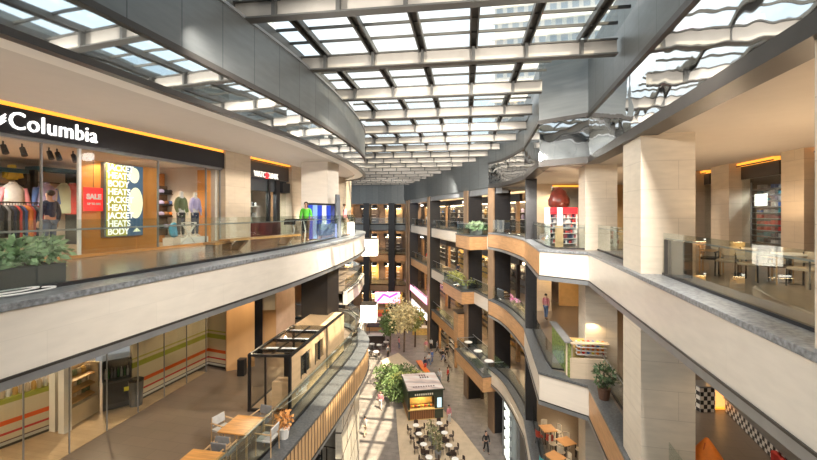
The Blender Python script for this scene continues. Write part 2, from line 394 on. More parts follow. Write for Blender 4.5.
# ------------------------------------------------------------------ ground
struct(MB().prism([(-40, -8), (26, -8), (26, 110), (-60, 110)], ZG - .2, ZG).build('ground', GROUND))
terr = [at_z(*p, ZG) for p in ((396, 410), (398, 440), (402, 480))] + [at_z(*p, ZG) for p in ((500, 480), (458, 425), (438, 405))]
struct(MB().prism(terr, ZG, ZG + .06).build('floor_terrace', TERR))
# ------------------------------------------------------------------ the far façade on the right: piers, slabs, fascias
PIERS = [497, 470.5, 431.5, 411]
PT = [ft(p) for p in PIERS]
ENDT = (B - A).length
def pier(t, w=1.15, d=1.5, top=4.0, o=-.35):
    p = thing('facade_pier', (*fp(t), ZG), '', 'pier'); del p['label']; del p['category']; p['kind'] = 'structure'
    q = [fp(t - w, o + .12), fp(t, o + .12), fp(t, o + .12 + d), fp(t - w, o + .12 + d)]
    MB().prism(q, ZG, top).build('pier_body', DARKP, p)
    MB().prism([fp(t - w - .02, o), fp(t + .02, o), fp(t + .02, o + .12), fp(t - w - .02, o + .12)], ZG, top).build('pier_edge', TANP, p)
for t in PT + [ENDT - .6]: pier(t + 1.15)
TB = [-1.2] + [t for t in PT] + [ENDT]
def fband(t0, t1, o0, o1, z0, z1, name, m):
    return struct(MB().prism([fp(t0, o0), fp(t1, o0), fp(t1, o1), fp(t0, o1)], z0, z1).build(name, m))
FASC = {(0, 0): WOODO, (0, 1): STONEW, (0, 2): STONEW, (0, 3): STONEW, (1, 0): WOODO, (1, 1): STONEW, (1, 2): STONEW, (1, 3): WOODO, (2, 0): STONE, (2, 1): WOODO, (2, 2): WOODO, (2, 3): WOODO}
bays = [(-1.2, PT[0])] + [(PT[k] + 1.15, PT[k + 1]) for k in range(3)] + [(PT[3] + 1.15, ENDT)]
for lv in range(3):
    z = ZF[lv]
    fband(-1.2, ENDT + 3, .3, 14, z - .2, z - .01, 'floor', FLOORD)
    fband(-1.2, ENDT + 3, .3, 14, z - 1.3, z - 1.2, 'ceiling', CEIL)
    for k, (t0, t1) in enumerate(bays[1:]):
        m = {(0, 0): STONEW, (0, 1): STONEW, (0, 2): STONEW, (0, 3): STONEW, (1, 0): STONEW, (1, 1): STONEW, (1, 2): WOODO, (1, 3): STONEW, (2, 0): WOODO, (2, 1): WOODO, (2, 2): TANP, (2, 3): TANP}[(lv, k)]
        fband(t0, t1, 0, .35, z - 1.3, z - .1, 'wall_facade_fascia', m)
        fband(t0, t1, -.05, .6, z - .1, z, 'trim_coping', GRAND)
# protruding timber balconies
def balcony(lv, pn, pe, pfar, pro):
    z = ZF[lv]; t0 = ft(pe)
    # find far end so that its outer corner sits at pixel column pfar
    t1 = t0 + 1
    while True:
        q = fp(t1, -pro); c = CX + FPX * (Vector((q[0], q[1], 0)).dot(RGT)) / (Vector((q[0], q[1], 0)).dot(FWD))
        if c < pfar or t1 > 40: break
        t1 += .1
    fband(t0, t1, -pro, .1, z - 1.35, z - .12, 'wall_balcony', WOODO)
    fband(t0 - .05, t1 + .05, -pro - .06, .1, z - .12, z - .01, 'trim_balcony', GRAND)
    return t0, t1
BAL = [balcony(0, 471, 487, 456, 1.7), balcony(1, 466, 474, 443, 1.3), balcony(2, 485, 503, 456, 1.8)]
# top fascia of the far façade (steel), end wall
fband(-1.2, ENDT + 3, -.1, .5, 3.4, 4.0, 'trim_soffit', STEELC)
fband(-1.2, ENDT + 3, -.3, .5, 4.0, 8.6, 'wall_facade_parapet', STEEL)
fband(-1.2, ENDT + 3, 0, 14, 3.7, 3.9, 'ceiling', CEIL)
fband(-1.2, ENDT + 3, -.2, 14, 8.45, 8.6, 'ceiling_deck', GREY)
BACKO = 5.2
fband(-6, ENDT + 3, BACKO, BACKO + .3, ZG, 3.9, 'wall_facade_back', mat('brown_shop_wall', (.20, .13, .085), .5, var=.3, scale=.8))
# end of the atrium
EY = 73.5
for lv, z in enumerate((-.35, -6.1, -11.9)):
    struct(MB().box(-48, B.x + 1, EY, EY + 8, z - .2, z - .01).build('floor', FLOORD))
    struct(MB().box(-48, B.x + .5, EY, EY + .4, z - 1.4, z).build('wall_far_fascia', [STEEL, WOODO, TANP][lv]))
    struct(MB().box(-48, B.x + 1, EY, EY + 8, z - 1.4, z - 1.3).build('ceiling', CEIL))
struct(MB().box(-48, B.x + 1, EY - .4, EY + .4, 3.4, 8.6).build('wall_far_parapet', STEEL))
struct(MB().box(-48, B.x + 1, EY, EY + 8, 3.5, 3.7).build('ceiling', CEIL))
struct(MB().box(-48, B.x + 4, EY + 5, EY + 5.3, ZG, 3.9).build('wall_far', MATS['brown_shop_wall']))
for x in (-20.5, -25.5, -31):
    struct(MB().box(x, x + 1.2, EY - .5, EY + 1, ZG, 3.6).build('column', DARKP))
# ------------------------------------------------------------------ roof
RA = math.radians(4.6)
RD = Vector((-math.sin(RA), math.cos(RA))); RU = Vector((math.cos(RA), math.sin(RA)))
def interp(pts, y):
    if y <= pts[0][0]: return pts[0][1]
    for (a, b), (c, d) in zip(pts, pts[1:]):
        if y <= c: return b + (d - b) * (y - a) / (c - a)
    return pts[-1][1]
LX = [(p[1], p[0] - .3) for p in E0 if p[1] < 28] + [(29.5, -30), (80, -45)]
RX = [(-7, 3.6), (13.9, 3.6), (14.4, 1.75), (26.6, 1.5), (29.6, .9), (34, -.6), (35.7, -.4), (71, -16.4), (72, -17), (73.5, -20)]
ZB, ZT = 6.70, 7.16
def rb(s, u): p = RD * s + RU * u; return p
S0, DS = 9.68, 3.74
US = [3.62 - 1.69 * k for k in range(27)]
def span(s):
    uL = uR = None
    u = 0
    while True:
        p = rb(s, u)
        if p.x > interp(RX, p.y) or u > 12: break
        u += .05
    uR = u; u = -1.0 if s < 30 else min(-1, uR - .5)
    while True:
        p = rb(s, u)
        if p.x < interp(LX, p.y) or u < -40: break
        u -= .05
    return u, uR
zax = Vector((0, 0, 1))
for k in range(-2, 18):
    s = S0 + DS * k
    if s > 72: break
    uL, uR = span(s)
    p, q = rb(s, uL), rb(s, uR)
    o = struct(MB().bar((p.x, p.y, (ZB + ZT) / 2), (q.x, q.y, (ZB + ZT) / 2), .05, ZT - ZB).build('roof_beam', BEAM))
    struct(MB().bar((p.x, p.y, ZB), (q.x, q.y, ZB), .30, .045).build('beam_flange', RAFT, o))
    struct(MB().bar((p.x, p.y, ZT), (q.x, q.y, ZT), .24, .04).build('beam_cap', RAFT, o))
    mb = MB()
    for u in US:
        if uL + .1 < u < uR - .1:
            c = rb(s - .09, u); mb.obox((c.x, c.y, (ZB + ZT) / 2), (.10, .16, ZT - ZB), RA)
    if len(mb.bm.verts): mb.build('beam_stiffener', RAFT, o)
    # rafters of this bay and the two thin glazing bars across it
    s2 = s + DS
    uL2, uR2 = span(min(s2, 72))
    if s2 < 72:
        for u in US:
            if max(uL, uL2) - 1.0 < u < min(uR, uR2) + .4:
                a, b = rb(s, u), rb(s2, u); r = MB()
                for du in (-.11, .11):
                    a, b = rb(s, u + du), rb(s2, u + du)
                    r.bar((a.x, a.y, ZT + .05), (b.x, b.y, ZT + .05), .045, .18)
                a, b = rb(s, u), rb(s2, u); r.bar((a.x, a.y, ZT + .12), (b.x, b.y, ZT + .13), .25, .02)
                struct(r.build('roof_rafter', RAFT))
        for f in (.25, .5, .75):
            c, d = rb(s + DS * f, max(uL, uL2)), rb(s + DS * f, min(uR, uR2))
            struct(MB().bar((c.x, c.y, ZT + .12), (d.x, d.y, ZT + .12), .055, .08).build('roof_glazing_bar', RAFT))
GS = 45
gl = MB()
ys = [-7, 0, 8, 13.9, 14.4, 20, 26.6, 29.6, 34, GS]
for y0, y1 in zip(ys, ys[1:]):
    q = [(max(interp(LX, y0), -16), y0), (interp(RX, y0), y0), (interp(RX, y1), y1), (max(interp(LX, y1), -16), y1)]
    gl.prism(q, ZT + .20, ZT + .215)
struct(gl.build('roof_glass', ROOFG))
struct(MB().prism([(1.75, 14), (3.7, 14), (3.7, 18.3), (1.75, 19.3)], 8.3, 8.32).build('roof_glass', ROOFG))
struct(MB().prism([(-40, GS), (interp(RX, GS) + .3, GS), (-16, 71), (-17, 74), (-48, 74)], ZT + .2, ZT + .35).build('ceiling_far_deck', mat('blue_grey_deck', (.10, .125, .15), .5)))
struct(MB().prism([(-40, 29), (-16, 29), (-16, GS), (-40, GS)], ZT + .2, ZT + .35).build('ceiling_far_deck', MATS['blue_grey_deck']))
# far left building side (beyond the left gallery)
# ------------------------------------------------------------------ shared makers
TXL = Matrix(((0, 0, 1, 0), (1, 0, 0, 0), (0, 1, 0, 0), (0, 0, 0, 1)))        # reads along +y, faces +x
TXR = Matrix(((0, 0, -1, 0), (-1, 0, 0, 0), (0, 1, 0, 0), (0, 0, 0, 1)))      # reads along -y, faces -x
TXF = Matrix(((1, 0, 0, 0), (0, 0, -1, 0), (0, 1, 0, 0), (0, 0, 0, 1)))       # reads along +x, faces -y
def resample(line, step):
    P = [Vector(p[:2]) for p in line]; out = [P[0]]; acc = 0
    for a, b in zip(P, P[1:]):
        d = (b - a).length; t = step - acc
        while t <= d: out.append(a + (b - a) * (t / d)); t += step
        acc = (acc + d) % step
    if (out[-1] - P[-1]).length > .2: out.append(P[-1])
    return out
def balustrade(line, o, z, h, label, step=1.55, rail=None, railo=.0, cat='balustrade', group=None):
    pts = resample(offs(line, o), step); c = pts[len(pts) // 2]
    r = thing('glass_balustrade', (c.x, c.y, z), label, cat, group)
    mb = MB()
    for a, b in zip(pts, pts[1:]): mb.bar((a.x, a.y, z + .03), (b.x, b.y, z + .03), .07, .06)
    mb.build('base_channel', BLACK, r)
    for a, b in zip(pts, pts[1:]):
        d = (b - a).normalized() * .012
        MB().bar((a.x + d.x, a.y + d.y, z + .03 + h / 2), (b.x - d.x, b.y - d.y, z + .03 + h / 2), .016, h).build('glass_pane', GLASS, r)
    if rail:
        P = offs([(p.x, p.y) for p in pts], railo); mb = MB()
        for a, b in zip(P, P[1:]): mb.bar((a[0], a[1], z + rail), (b[0], b[1], z + rail), .045, .03)
        mb.build('handrail', STEELC, r)
    return r
def clip(line, y0, y1): return [p for p in line if y0 <= p[1] <= y1]
EDGE0 = clip(E0, -6, 29.1)
balustrade(EDGE0, .60, ZL[0], 1.06, 'long curved glass balustrade on the upper left gallery facing the sportswear store', 1.75, .92, .05)
balustrade(clip(E1, -6, 24.9), .55, ZL[1], 1.1, 'glass balustrade on the timber-slatted left terrace beside the cafe tables and pavilion', 1.5, .98, .05)
balustrade(clip(E2, 8, 19.9), .5, ZL[2], 1.05, 'glass balustrade on the second-lowest left gallery, under the timber-slatted terrace', 1.6)
balustrade([(3.7, -6), (3.7, 12.05)], -.60, ZR[0] + .04, 1.1, 'glass balustrade on the upper right gallery in front of the nearest wide stone column', 1.5, .98, -.05)
balustrade([(3.7, 13.75), (3.7, 19.3)], -.60, ZR[0] + .04, 1.1, 'short glass balustrade between the two wide cream stone columns on the upper right gallery', 1.4, .98, -.05)
PRO = [(3.7, 19.0), (1.8, 19.35), (1.55, 26.2)] 
balustrade(PRO, -.5, ZR[0] + .04, 1.1, 'glass balustrade around the projecting corner in front of the red and white book racks', 1.4, .98, -.05)
balustrade([(3.7, -4), (3.7, 12.05)], -.75, ZR[1] + .01, 1.1, 'glass balustrade on the lower right gallery beneath the checkered low wall', 1.5)
balustrade([(3.7, 13.75), (3.7, 19.3)], -.75, ZR[1] + .01, 1.1, 'glass balustrade beside the potted plant between the stone columns one floor down', 1.5, 1.0)
balustrade(PRO, -.5, ZR[1] + .01, 1.1, 'glass balustrade around the projecting corner beside the green-walled kiosk', 1.4)
balustrade(CURV, -.4, ZR[0] + .04, 1.05, 'short curved glass balustrade above the orange timber curve on the top right gallery', 1.3)
balustrade(CURV, -.4, ZR[1] + .01, 1.05, 'short curved glass balustrade above the orange timber curve one floor down', 1.3)
balustrade(NEAR[1:] + CURV[1:], -.5, ZR[2] + .01, 1.0, 'low glass balustrade on the curved granite ledge beside the coloured cafe tables', 1.5)

def armchair(name, label, frame, seat, cat='chair', arms=True):
    t = thing(name, (0, 0, 0), label, cat)
    MB().obox((0, 0, .44), (.48, .46, .06)).build('seat', seat, t, bevel=.015)
    MB().obox((0, .235, .68), (.46, .04, .26), rx=-.15).build('backrest', seat, t, bevel=.015)
    for sx in (-1, 1):
        MB().cyl((sx * .24, -.22, 0), (sx * .23, -.21, .64 if arms else .43), .018, seg=6).build('leg', frame, t)
        MB().cyl((sx * .24, .25, 0), (sx * .22, .24, .80), .018, seg=6).build('leg', frame, t)
        if arms: MB().obox((sx * .24, .01, .65), (.045, .5, .025)).build('armrest', frame, t)
    return t
def stool_chair(name, label, col, cat='chair'):
    t = thing(name, (0, 0, 0), label, cat)
    MB().lathe((0, 0, .42), [(.18, 0), (.22, .03), (.2, .05)], 10).build('seat', col, t)
    mb = MB()
    for k in range(-3, 4):
        a = math.pi / 2 + k * .28; b = a + .28
        mb.bar((.21 * math.cos(a - .14), .21 * math.sin(a - .14), .66), (.21 * math.cos(b - .14), .21 * math.sin(b - .14), .66), .03, .30)
    mb.build('backrest', col, t)
    for k in range(4):
        a = math.pi / 4 + k * math.pi / 2
        MB().cyl((.15 * math.cos(a), .15 * math.sin(a), .43), (.22 * math.cos(a), .22 * math.sin(a), 0), .014, seg=5).build('leg', BLACK, t)
    return t
def cafe_table(name, label, top, frame, w=.8, d=.8, h=.74, rnd=False, cat='table'):
    t = thing(name, (0, 0, 0), label, cat)
    if rnd: MB().lathe((0, 0, h), [(w / 2 - .01, -.035), (w / 2, -.03), (w / 2, 0), (w / 2 - .01, .005)], 18).build('tabletop', top, t)
    else: MB().obox((0, 0, h - .02), (w, d, .04)).build('tabletop', top, t, bevel=.01)
    if rnd:
        MB().cyl((0, 0, .03), (0, 0, h - .03), .035, seg=8).build('pedestal', frame, t); MB().lathe((0, 0, 0), [(.24, 0), (.24, .02), (.05, .04)], 14).build('base', frame, t)
    else:
        for sx in (-1, 1):
            for sy in (-1, 1): MB().bar((sx * (w / 2 - .05), sy * (d / 2 - .05), 0), (sx * (w / 2 - .05), sy * (d / 2 - .05), h - .04), .045).build('leg', frame, t)
    return t
SKIN = mat('skin', (.50, .29, .20), .55, var=.05)
SHOE = mat('shoe_leather', (.03, .025, .022), .5)
def skinned(name, J, Ed, m, parent, sub=1):
    names = list(J); ix = {n: i for i, n in enumerate(names)}
    me = bpy.data.meshes.new(name); off = wloc(parent)
    me.from_pydata([J[n][0] for n in names], [(ix[a], ix[b]) for a, b in Ed], [])
    me.materials.append(m)
    o = bpy.data.objects.new(name, me); COL.objects.link(o); o.parent = parent
    o.modifiers.new('skin', 'SKIN'); o.modifiers['skin'].use_smooth_shade = True
    if not me.skin_vertices: 
        bm = bmesh.new(); bm.from_mesh(me); bm.verts.layers.skin.verify(); bm.to_mesh(me); bm.free()
    for i, n in enumerate(names):
        r = J[n][1]; me.skin_vertices[0].data[i].radius = r if hasattr(r, '__len__') else (r, r)
        me.skin_vertices[0].data[i].use_root = (i == 0)
    s = o.modifiers.new('sub', 'SUBSURF'); s.levels = sub; s.render_levels = sub
    return o
def person(loc, rz, label, top, legs, hair, step=.0, arm=.0, height=1.0, long_hair=False, group=None, skirt=False, hold=False):
    """one figure: continuous skin body, clothes and hair as its children; faces local -y"""
    t = thing('person', loc, label, 'person', group)
    J = {'pelvis': ((0, 0, .95), (.125, .095)), 'waist': ((0, 0, 1.1), (.115, .085)), 'chest': ((0, 0, 1.3), (.145, .10)), 'collar': ((0, 0, 1.44), (.09, .07)),
         'neck': ((0, -.01, 1.51), .052), 'jaw': ((0, -.025, 1.58), (.066, .075)), 'head': ((0, -.015, 1.66), (.078, .095)), 'crown': ((0, 0, 1.735), (.058, .07)), 'nose': ((0, -.118, 1.635), .012)}
    Ed = [('pelvis', 'waist'), ('waist', 'chest'), ('chest', 'collar'), ('collar', 'neck'), ('neck', 'jaw'), ('jaw', 'head'), ('head', 'crown'), ('head', 'nose')]
    for s, n in ((-1, 'l'), (1, 'r')):
        st = step * s; ar = -arm * s
        fwd = -.26 if (hold and s > 0) else 0
        J[n + 'sh'] = ((s * .185, 0, 1.41), .055); J[n + 'el'] = ((s * .235, ar * .5 + .02, 1.13), .041)
        J[n + 'wr'] = ((s * .235, ar - .05 + fwd, .90 + (.2 if fwd else 0)), .027); w = Vector(J[n + 'wr'][0]); J[n + 'pa'] = (w + Vector((0, -.02, -.075)), (.018, .036))
        Ed += [('collar', n + 'sh'), (n + 'sh', n + 'el'), (n + 'el', n + 'wr'), (n + 'wr', n + 'pa')]
        p = w + Vector((0, -.02, -.075))
        for f, ln in enumerate((.075, .085, .08, .062)):
            q = p + Vector((0, .03 - .02 * f, -.045)); J[n + 'k%d' % f] = (q, .009); J[n + 'f%d' % f] = (q + Vector((-s * .015, -.012, -ln + .02)), .007)
            Ed += [(n + 'pa', n + 'k%d' % f), (n + 'k%d' % f, n + 'f%d' % f)]
        q = w + Vector((-s * .012, -.055, -.05)); J[n + 'th'] = (q, .010); J[n + 'tt'] = (q + Vector((-s * .008, -.018, -.04)), .008); Ed += [(n + 'wr', n + 'th'), (n + 'th', n + 'tt')]
        J[n + 'hip'] = ((s * .088, 0, .88), .083); J[n + 'kn'] = ((s * .095, -st * .5 - .02 - abs(st) * .15, .49), .056); J[n + 'an'] = ((s * .095, -st + .02, .09 + (.05 if st < -.05 else 0)), .036)
        J[n + 'to'] = ((s * .11, -st - .13, .04), (.036, .028)); Ed += [('pelvis', n + 'hip'), (n + 'hip', n + 'kn'), (n + 'kn', n + 'an'), (n + 'an', n + 'to')]
    L = Vector(loc)
    def sub(keys, grow, edges):
        return {k: (Vector(J[k][0]), tuple(x + grow for x in (J[k][1] if hasattr(J[k][1], '__len__') else (J[k][1],) * 2))) for k in keys}, edges
    def put(name, keys, grow, m, sb=1):
        e = [x for x in Ed if x[0] in keys and x[1] in keys]; j, e = sub(keys, grow, e); return skinned(name, j, e, m, t, sb)
    put('body', list(J), 0, SKIN, 1)
    put('shirt', ['chest', 'waist', 'pelvis', 'collar', 'lsh', 'rsh', 'lel', 'rel', 'lwr', 'rwr'], .016, top)
    if skirt: MB().lathe((L.x, L.y, L.z + .45), [(.24, 0), (.2, .25), (.14, .58)], 14).build('skirt', legs, t, smooth=True)
    else: put('trousers', ['pelvis', 'lhip', 'rhip', 'lkn', 'rkn', 'lan', 'ran'], .014, legs)
    for n in 'lr':
        a = Vector(J[n + 'an'][0]); b = Vector(J[n + 'to'][0])
        j = {'heel': (Vector((a.x, a.y + .03, .045)), (.045, .045)), 'mid': (Vector((a.x, a.y - .05, .045)), (.045, .04)), 'toe': (Vector((b.x, b.y - .03, .035)), (.042, .03))}
        skinned('shoe', j, [('heel', 'mid'), ('mid', 'toe')], SHOE, t, 1)
    h = MB(); h.ball((L.x, L.y + .022, L.z + 1.69), (.098, .105, .085), 10, 6)
    if long_hair: h.ball((L.x, L.y + .07, L.z + 1.55), (.085, .05, .17), 10, 6)
    h.build('hair', hair, t, smooth=True)
    for s in (-1, 1): MB().ball((L.x + s * .032, L.y - .095, L.z + 1.655), .013, 6, 4).build('eye', BLACK, t)
    MB().obox((L.x, L.y - .098, L.z + 1.585), (.045, .01, .012)).build('mouth', mat('lips', (.35, .1, .09), .5), t)
    for s in (-1, 1): MB().ball((L.x + s * .085, L.y, L.z + 1.645), (.012, .022, .035), 6, 4).build('ear', SKIN, t)
    t.rotation_euler = (0, 0, rz); t.scale = (height,) * 3
    return t
C_ = lambda n, c, r=.7: mat(n, c, r, var=.12, scale=6)
NAVY = C_('navy_cloth', (.02, .03, .07)); BLKC = C_('black_cloth', (.015, .015, .017)); WHTC = C_('white_cloth', (.52, .51, .49)); PINKC = C_('pink_cloth', (.6, .22, .25))
REDC = C_('red_cloth', (.5, .04, .03)); GRYC = C_('grey_cloth', (.22, .22, .23)); BLUC = C_('blue_cloth', (.08, .16, .42)); DENIM = C_('denim', (.08, .12, .22)); BEIC = C_('beige_cloth', (.45, .36, .25))
ORGC = C_('orange_cloth', (.75, .22, .03)); GRNC = C_('olive_cloth', (.13, .16, .08)); LILC = C_('lilac_cloth', (.42, .38, .62)); YELC = C_('yellow_cloth', (.7, .6, .08))
HAIRB = C_('dark_hair', (.02, .014, .01)); HAIRN = C_('brown_hair', (.09, .045, .02))
LEAFM = mat('green_leaf', (.12, .175, .06), .5, var=.5, scale=2.0, spec=.3)
LEAFY = mat('yellow_green_leaf', (.36, .37, .12), .5, var=.4, scale=2.0, spec=.3)
LEAFP = mat('pale_green_leaf', (.33, .45, .25), .5, var=.45, scale=5.0, spec=.3)
BARK = mat('bark', (.12, .085, .06), .8, var=.3, scale=8)
def foliage(c, rad, n, l, w, seed, fl=0.3):
    R = random.Random(seed); mb = MB()
    for _ in range(n):
        while True:
            v = Vector((R.uniform(-1, 1), R.uniform(-1, 1), R.uniform(-1, 1)))
            if .25 < v.length < 1: break
        p = Vector((c[0] + v.x * rad[0], c[1] + v.y * rad[1], c[2] + v.z * rad[2]))
        d = (v + Vector((R.uniform(-1, 1), R.uniform(-1, 1), R.uniform(-1, .6)))).normalized()
        nn = Vector((R.uniform(-1, 1), R.uniform(-1, 1), R.uniform(-.2, 1)))
        k = R.uniform(.7, 1.3); mb.leaf(p, d, nn, l * k, w * k)
    return mb
# ================================================================== UPPER LEFT GALLERY
SL = -11.0; z0 = ZL[0]
Y = lambda px, lat=SL: along(px, lat)
ZZ = lambda px, py, lat=SL: zat(lat, along(px, lat), py)
OWOOD = mat('orange_wood_panel', (.60, .25, .055), .4, var=.15, scale=1.5, stretch=(1, 1, .15))
STOREW = mat('store_wall_paint', (.66, .60, .54), .7, var=.03)
struct(MB().box(-17.2, -17, -7, 29, z0, 4.22).build('wall_left_back', STOREW))
struct(MB().box(-17, -11.02, -7, 14.0, z0, z0 + .02).build('floor_store', FLOORW))
struct(MB().box(-17, -11.2, -7, 14.0, 3.55, 3.7).build('ceiling_store', STOREW))
struct(MB().box(-17, -11.1, 13.9, 14.05, z0, 4.2).build('wall_left_division', STOREW))
yM = [Y(-90), Y(-30), Y(40), Y(78), Y(157), Y(205), Y(219)]
y14 = Y(219.5); y157 = Y(245); y193 = Y(287); y207 = Y(301)
# sign board with lit lettering
sg = thing('store_sign', (SL + .1, 8, 3.5), 'long black fascia sign with white lit letters reading Columbia above the sportswear store', 'sign')
MB().box(SL - .05, SL + .22, .5, y14, 3.50, 4.07).build('sign_board', BLKP, sg)
cx = SL + .235; ya, yb = Y(9, cx), Y(97, cx)
mb = MB().text('Columbia', Matrix.Identity(4), 1, .03, .0, spacing=1.06); bm = mb.bm
xs = [v.co.x for v in bm.verts]; zs = [v.co.y for v in bm.verts]; sx = (yb - ya) / (max(xs) - min(xs)); szz = (ZZ(18, 112.2, cx) - ZZ(18, 129.6, cx)) / (max(zs) - min(zs))
zb = ZZ(18, 129.6, cx)
M = TXL @ Matrix.Diagonal((sx, szz, 1, 1)) @ Matrix.Translation((-min(xs), -min(zs), 0)); bm.transform(Matrix.Translation((cx, ya, zb)) @ M)
# serif feet on the stems of the letters
for f in (): mb.box(cx - .01, cx + .03, ya + (yb - ya) * f - .02, ya + (yb - ya) * f + .02, zb + .005, zb + .03)
mb.build('letters', LITW, sg)
mb = MB()
for k in range(3):
    for s in (-1, 1):
        a = math.pi / 4 * s; mb.obox((cx + .01, Y(-1, cx) + (k - 1) * .0 + s * .06 + (0), zb + .10 + k * .07), (.02, .16, .03), rx=a)
mb.build('logo', LITW, sg)
g = MB(); g.box(SL - .05, SL + .14, .5, y14, 3.42, 3.50); g.build('soffit_trim', STEELC, sg)
# orange cove light above the signs
def cove(y0, y1, x, zt, lab, face=1):
    t = thing('cove_light', (x, (y0 + y1) / 2, zt), lab, 'light', 'orange cove lights along the shop fronts')
    MB().box(min(x, x + .22 * face), max(x, x + .22 * face), y0, y1, zt - .13, zt).build('light_strip', ORANGE, t)
    MB().box(min(x + .22 * face, x + .25 * face), max(x + .22 * face, x + .25 * face), y0, y1, zt - .15, zt - .10).build('trim', BRONZE, t)
cove(.5, y14, SL - .05, 4.22, 'orange cove light strip above the black sportswear store sign')
cove(y157, y193, SL - .05, 4.22, 'orange cove light strip above the watch shop sign')
cove(y207, 24.5, SL - .05, 4.22, 'orange cove light strip above the shop past the watch shop')
# pilasters
for a, b in ((y14, y157), (y193, y207), (24.5, 26.5)): struct(MB().box(SL - .6, SL + .28, a, b, z0, 4.22).build('pilaster', PILAST))
struct(MB().box(SL - .4, SL - .1, 26.5, 29, z0, 4.22).build('wall_left_end', PILAST))
# glazing of the sportswear store
gz = thing('shopfront_glazing', (SL, 8, z0), 'floor-to-sign glazing of the sportswear store in white metal frames', 'shopfront')
for a, b in zip(yM, yM[1:]):
    MB().box(SL + .02, SL + .04, a + .02, b - .02, z0 + .08, 3.43).build('glass_pane', SHOPG, gz)
    w_ = .035 if abs(b - Y(78)) < .01 else .012; MB().box(SL, SL + .07, b - w_, b + w_, z0, 3.43).build('mullion', WHITEM if w_ > .03 else GREY, gz)
MB().box(SL - .02, SL + .1, yM[0], yM[-1], z0, z0 + .08).build('sill', OWOOD, gz)
# orange display wall behind the glass
yp0, yp1 = Y(81, -11.6), Y(157, -11.6)
tag(MB().box(-11.75, -11.6, yp0, yp1, z0 + .02, 3.25).build('display_wall', OWOOD, loc=(-11.7, yp0, z0)), 'orange timber display wall behind the glass, holding the yellow and navy poster', 'display wall')
tag(MB().box(-13.6, -13.4, Y(155, -13.4), 13.8, z0 + .02, 3.3).build('display_wall', OWOOD, loc=(-13.5, 12, z0)), 'orange timber back wall behind the two dressed mannequins', 'display wall')
tag(MB().box(-11.7, -11.3, Y(206, -11.3), y14 - .02, z0 + .02, 3.4).build('display_wall', OWOOD, loc=(-11.5, 13.5, z0)), 'narrow orange timber panel at the far end of the sportswear window', 'display wall')
# lit poster
lx = -11.45; py0, py1 = Y(104.5, lx), Y(143, lx); pz0, pz1 = ZZ(124, 236.5, lx), ZZ(124, 164.5, lx)
bx = thing('poster_lightbox', (lx, py0, pz0), 'lit yellow and navy poster with white words JACKET HEATS BODY on the orange wall', 'poster')
MB().box(lx - .14, lx, py0, py1, pz0, pz1).build('box_frame', GREY, bx)
NV = emis('poster_navy', (.05, .10, .17), .4); YL = emis('poster_yellow', (.42, .40, .05), .2)
w_ = py1 - py0; h_ = pz1 - pz0
MB().box(lx, lx + .012, py0 + .02, py1 - .02, pz0 + .02, pz1 - .02).build('poster_navy', NV, bx)
m1 = MB(); m1.box(lx + .012, lx + .018, py0 + .03, py0 + w_ * .55, pz0 + .03, pz1 - .03); m1.build('poster_yellow_field', YL, bx)
def disc(mb, x, y, z, ry, rz, seg=24):
    v = [mb.bm.verts.new((x, y + ry * math.cos(2 * math.pi * i / seg), z + rz * math.sin(2 * math.pi * i / seg))) for i in range(seg)]; mb.bm.faces.new(v); return mb
pal = emis('poster_pale', (.9, .92, .62), .4)
m1 = MB()
for (a, b, ry, rz) in ((.78, .47, .2, .22), (.74, .86, .14, .11)): disc(m1, lx + .02, py0 + w_ * a, pz0 + h_ * b, ry * w_, rz * h_)
m1.build('poster_shapes', pal, bx)
m1 = MB()
for i, wd in enumerate(['JACKET', 'HEATS', 'BODY', 'HEATS', 'JACKET', 'HEATS', 'JACKET', 'HEATS', 'BODY']):
    m1.text(wd, Matrix.Translation((lx + .024, py0 + w_ * .06, pz1 - h_ * (.065 + .108 * i))) @ TXL, h_ * .118, .004, .006, 'LEFT', .95)
m1.build('poster_letters', emis('poster_white', (1, 1, .94), .5), bx)
m1 = MB(); q = [m1.bm.verts.new((lx + .024, py0 + w_ * a, pz0 + h_ * b)) for a, b in ((.70, .06), (.92, .06), (.81, .12))]; m1.bm.faces.new(q); m1.build('poster_triangle', pal, bx)
# SALE sign
lx = -11.3; a, b = Y(84, lx), Y(103, lx); c, d = ZZ(93, 211, lx), ZZ(93, 187.5, lx)
st = thing('sale_sign', (lx, a, c), 'square red SALE sign hanging beside the lit poster', 'sign')
MB().box(lx - .03, lx, a, b, c, d).build('sign_panel', emis('sale_red', (.75, .02, .02), .5), st)
MB().text('SALE', Matrix.Translation((lx + .01, (a + b) / 2, c + (d - c) * .6)) @ TXL, (b - a) * .36, .004, .012).build('letters', WHITE, st)
MB().text('UP TO 50%', Matrix.Translation((lx + .01, (a + b) / 2, c + (d - c) * .3)) @ TXL, (b - a) * .145, .004, .004).build('small_letters', WHITE, st)
MB().cyl((lx - .015, (a + b) / 2, d), (lx - .015, (a + b) / 2, 3.5), .006, seg=5).build('cord', BLACK, st)
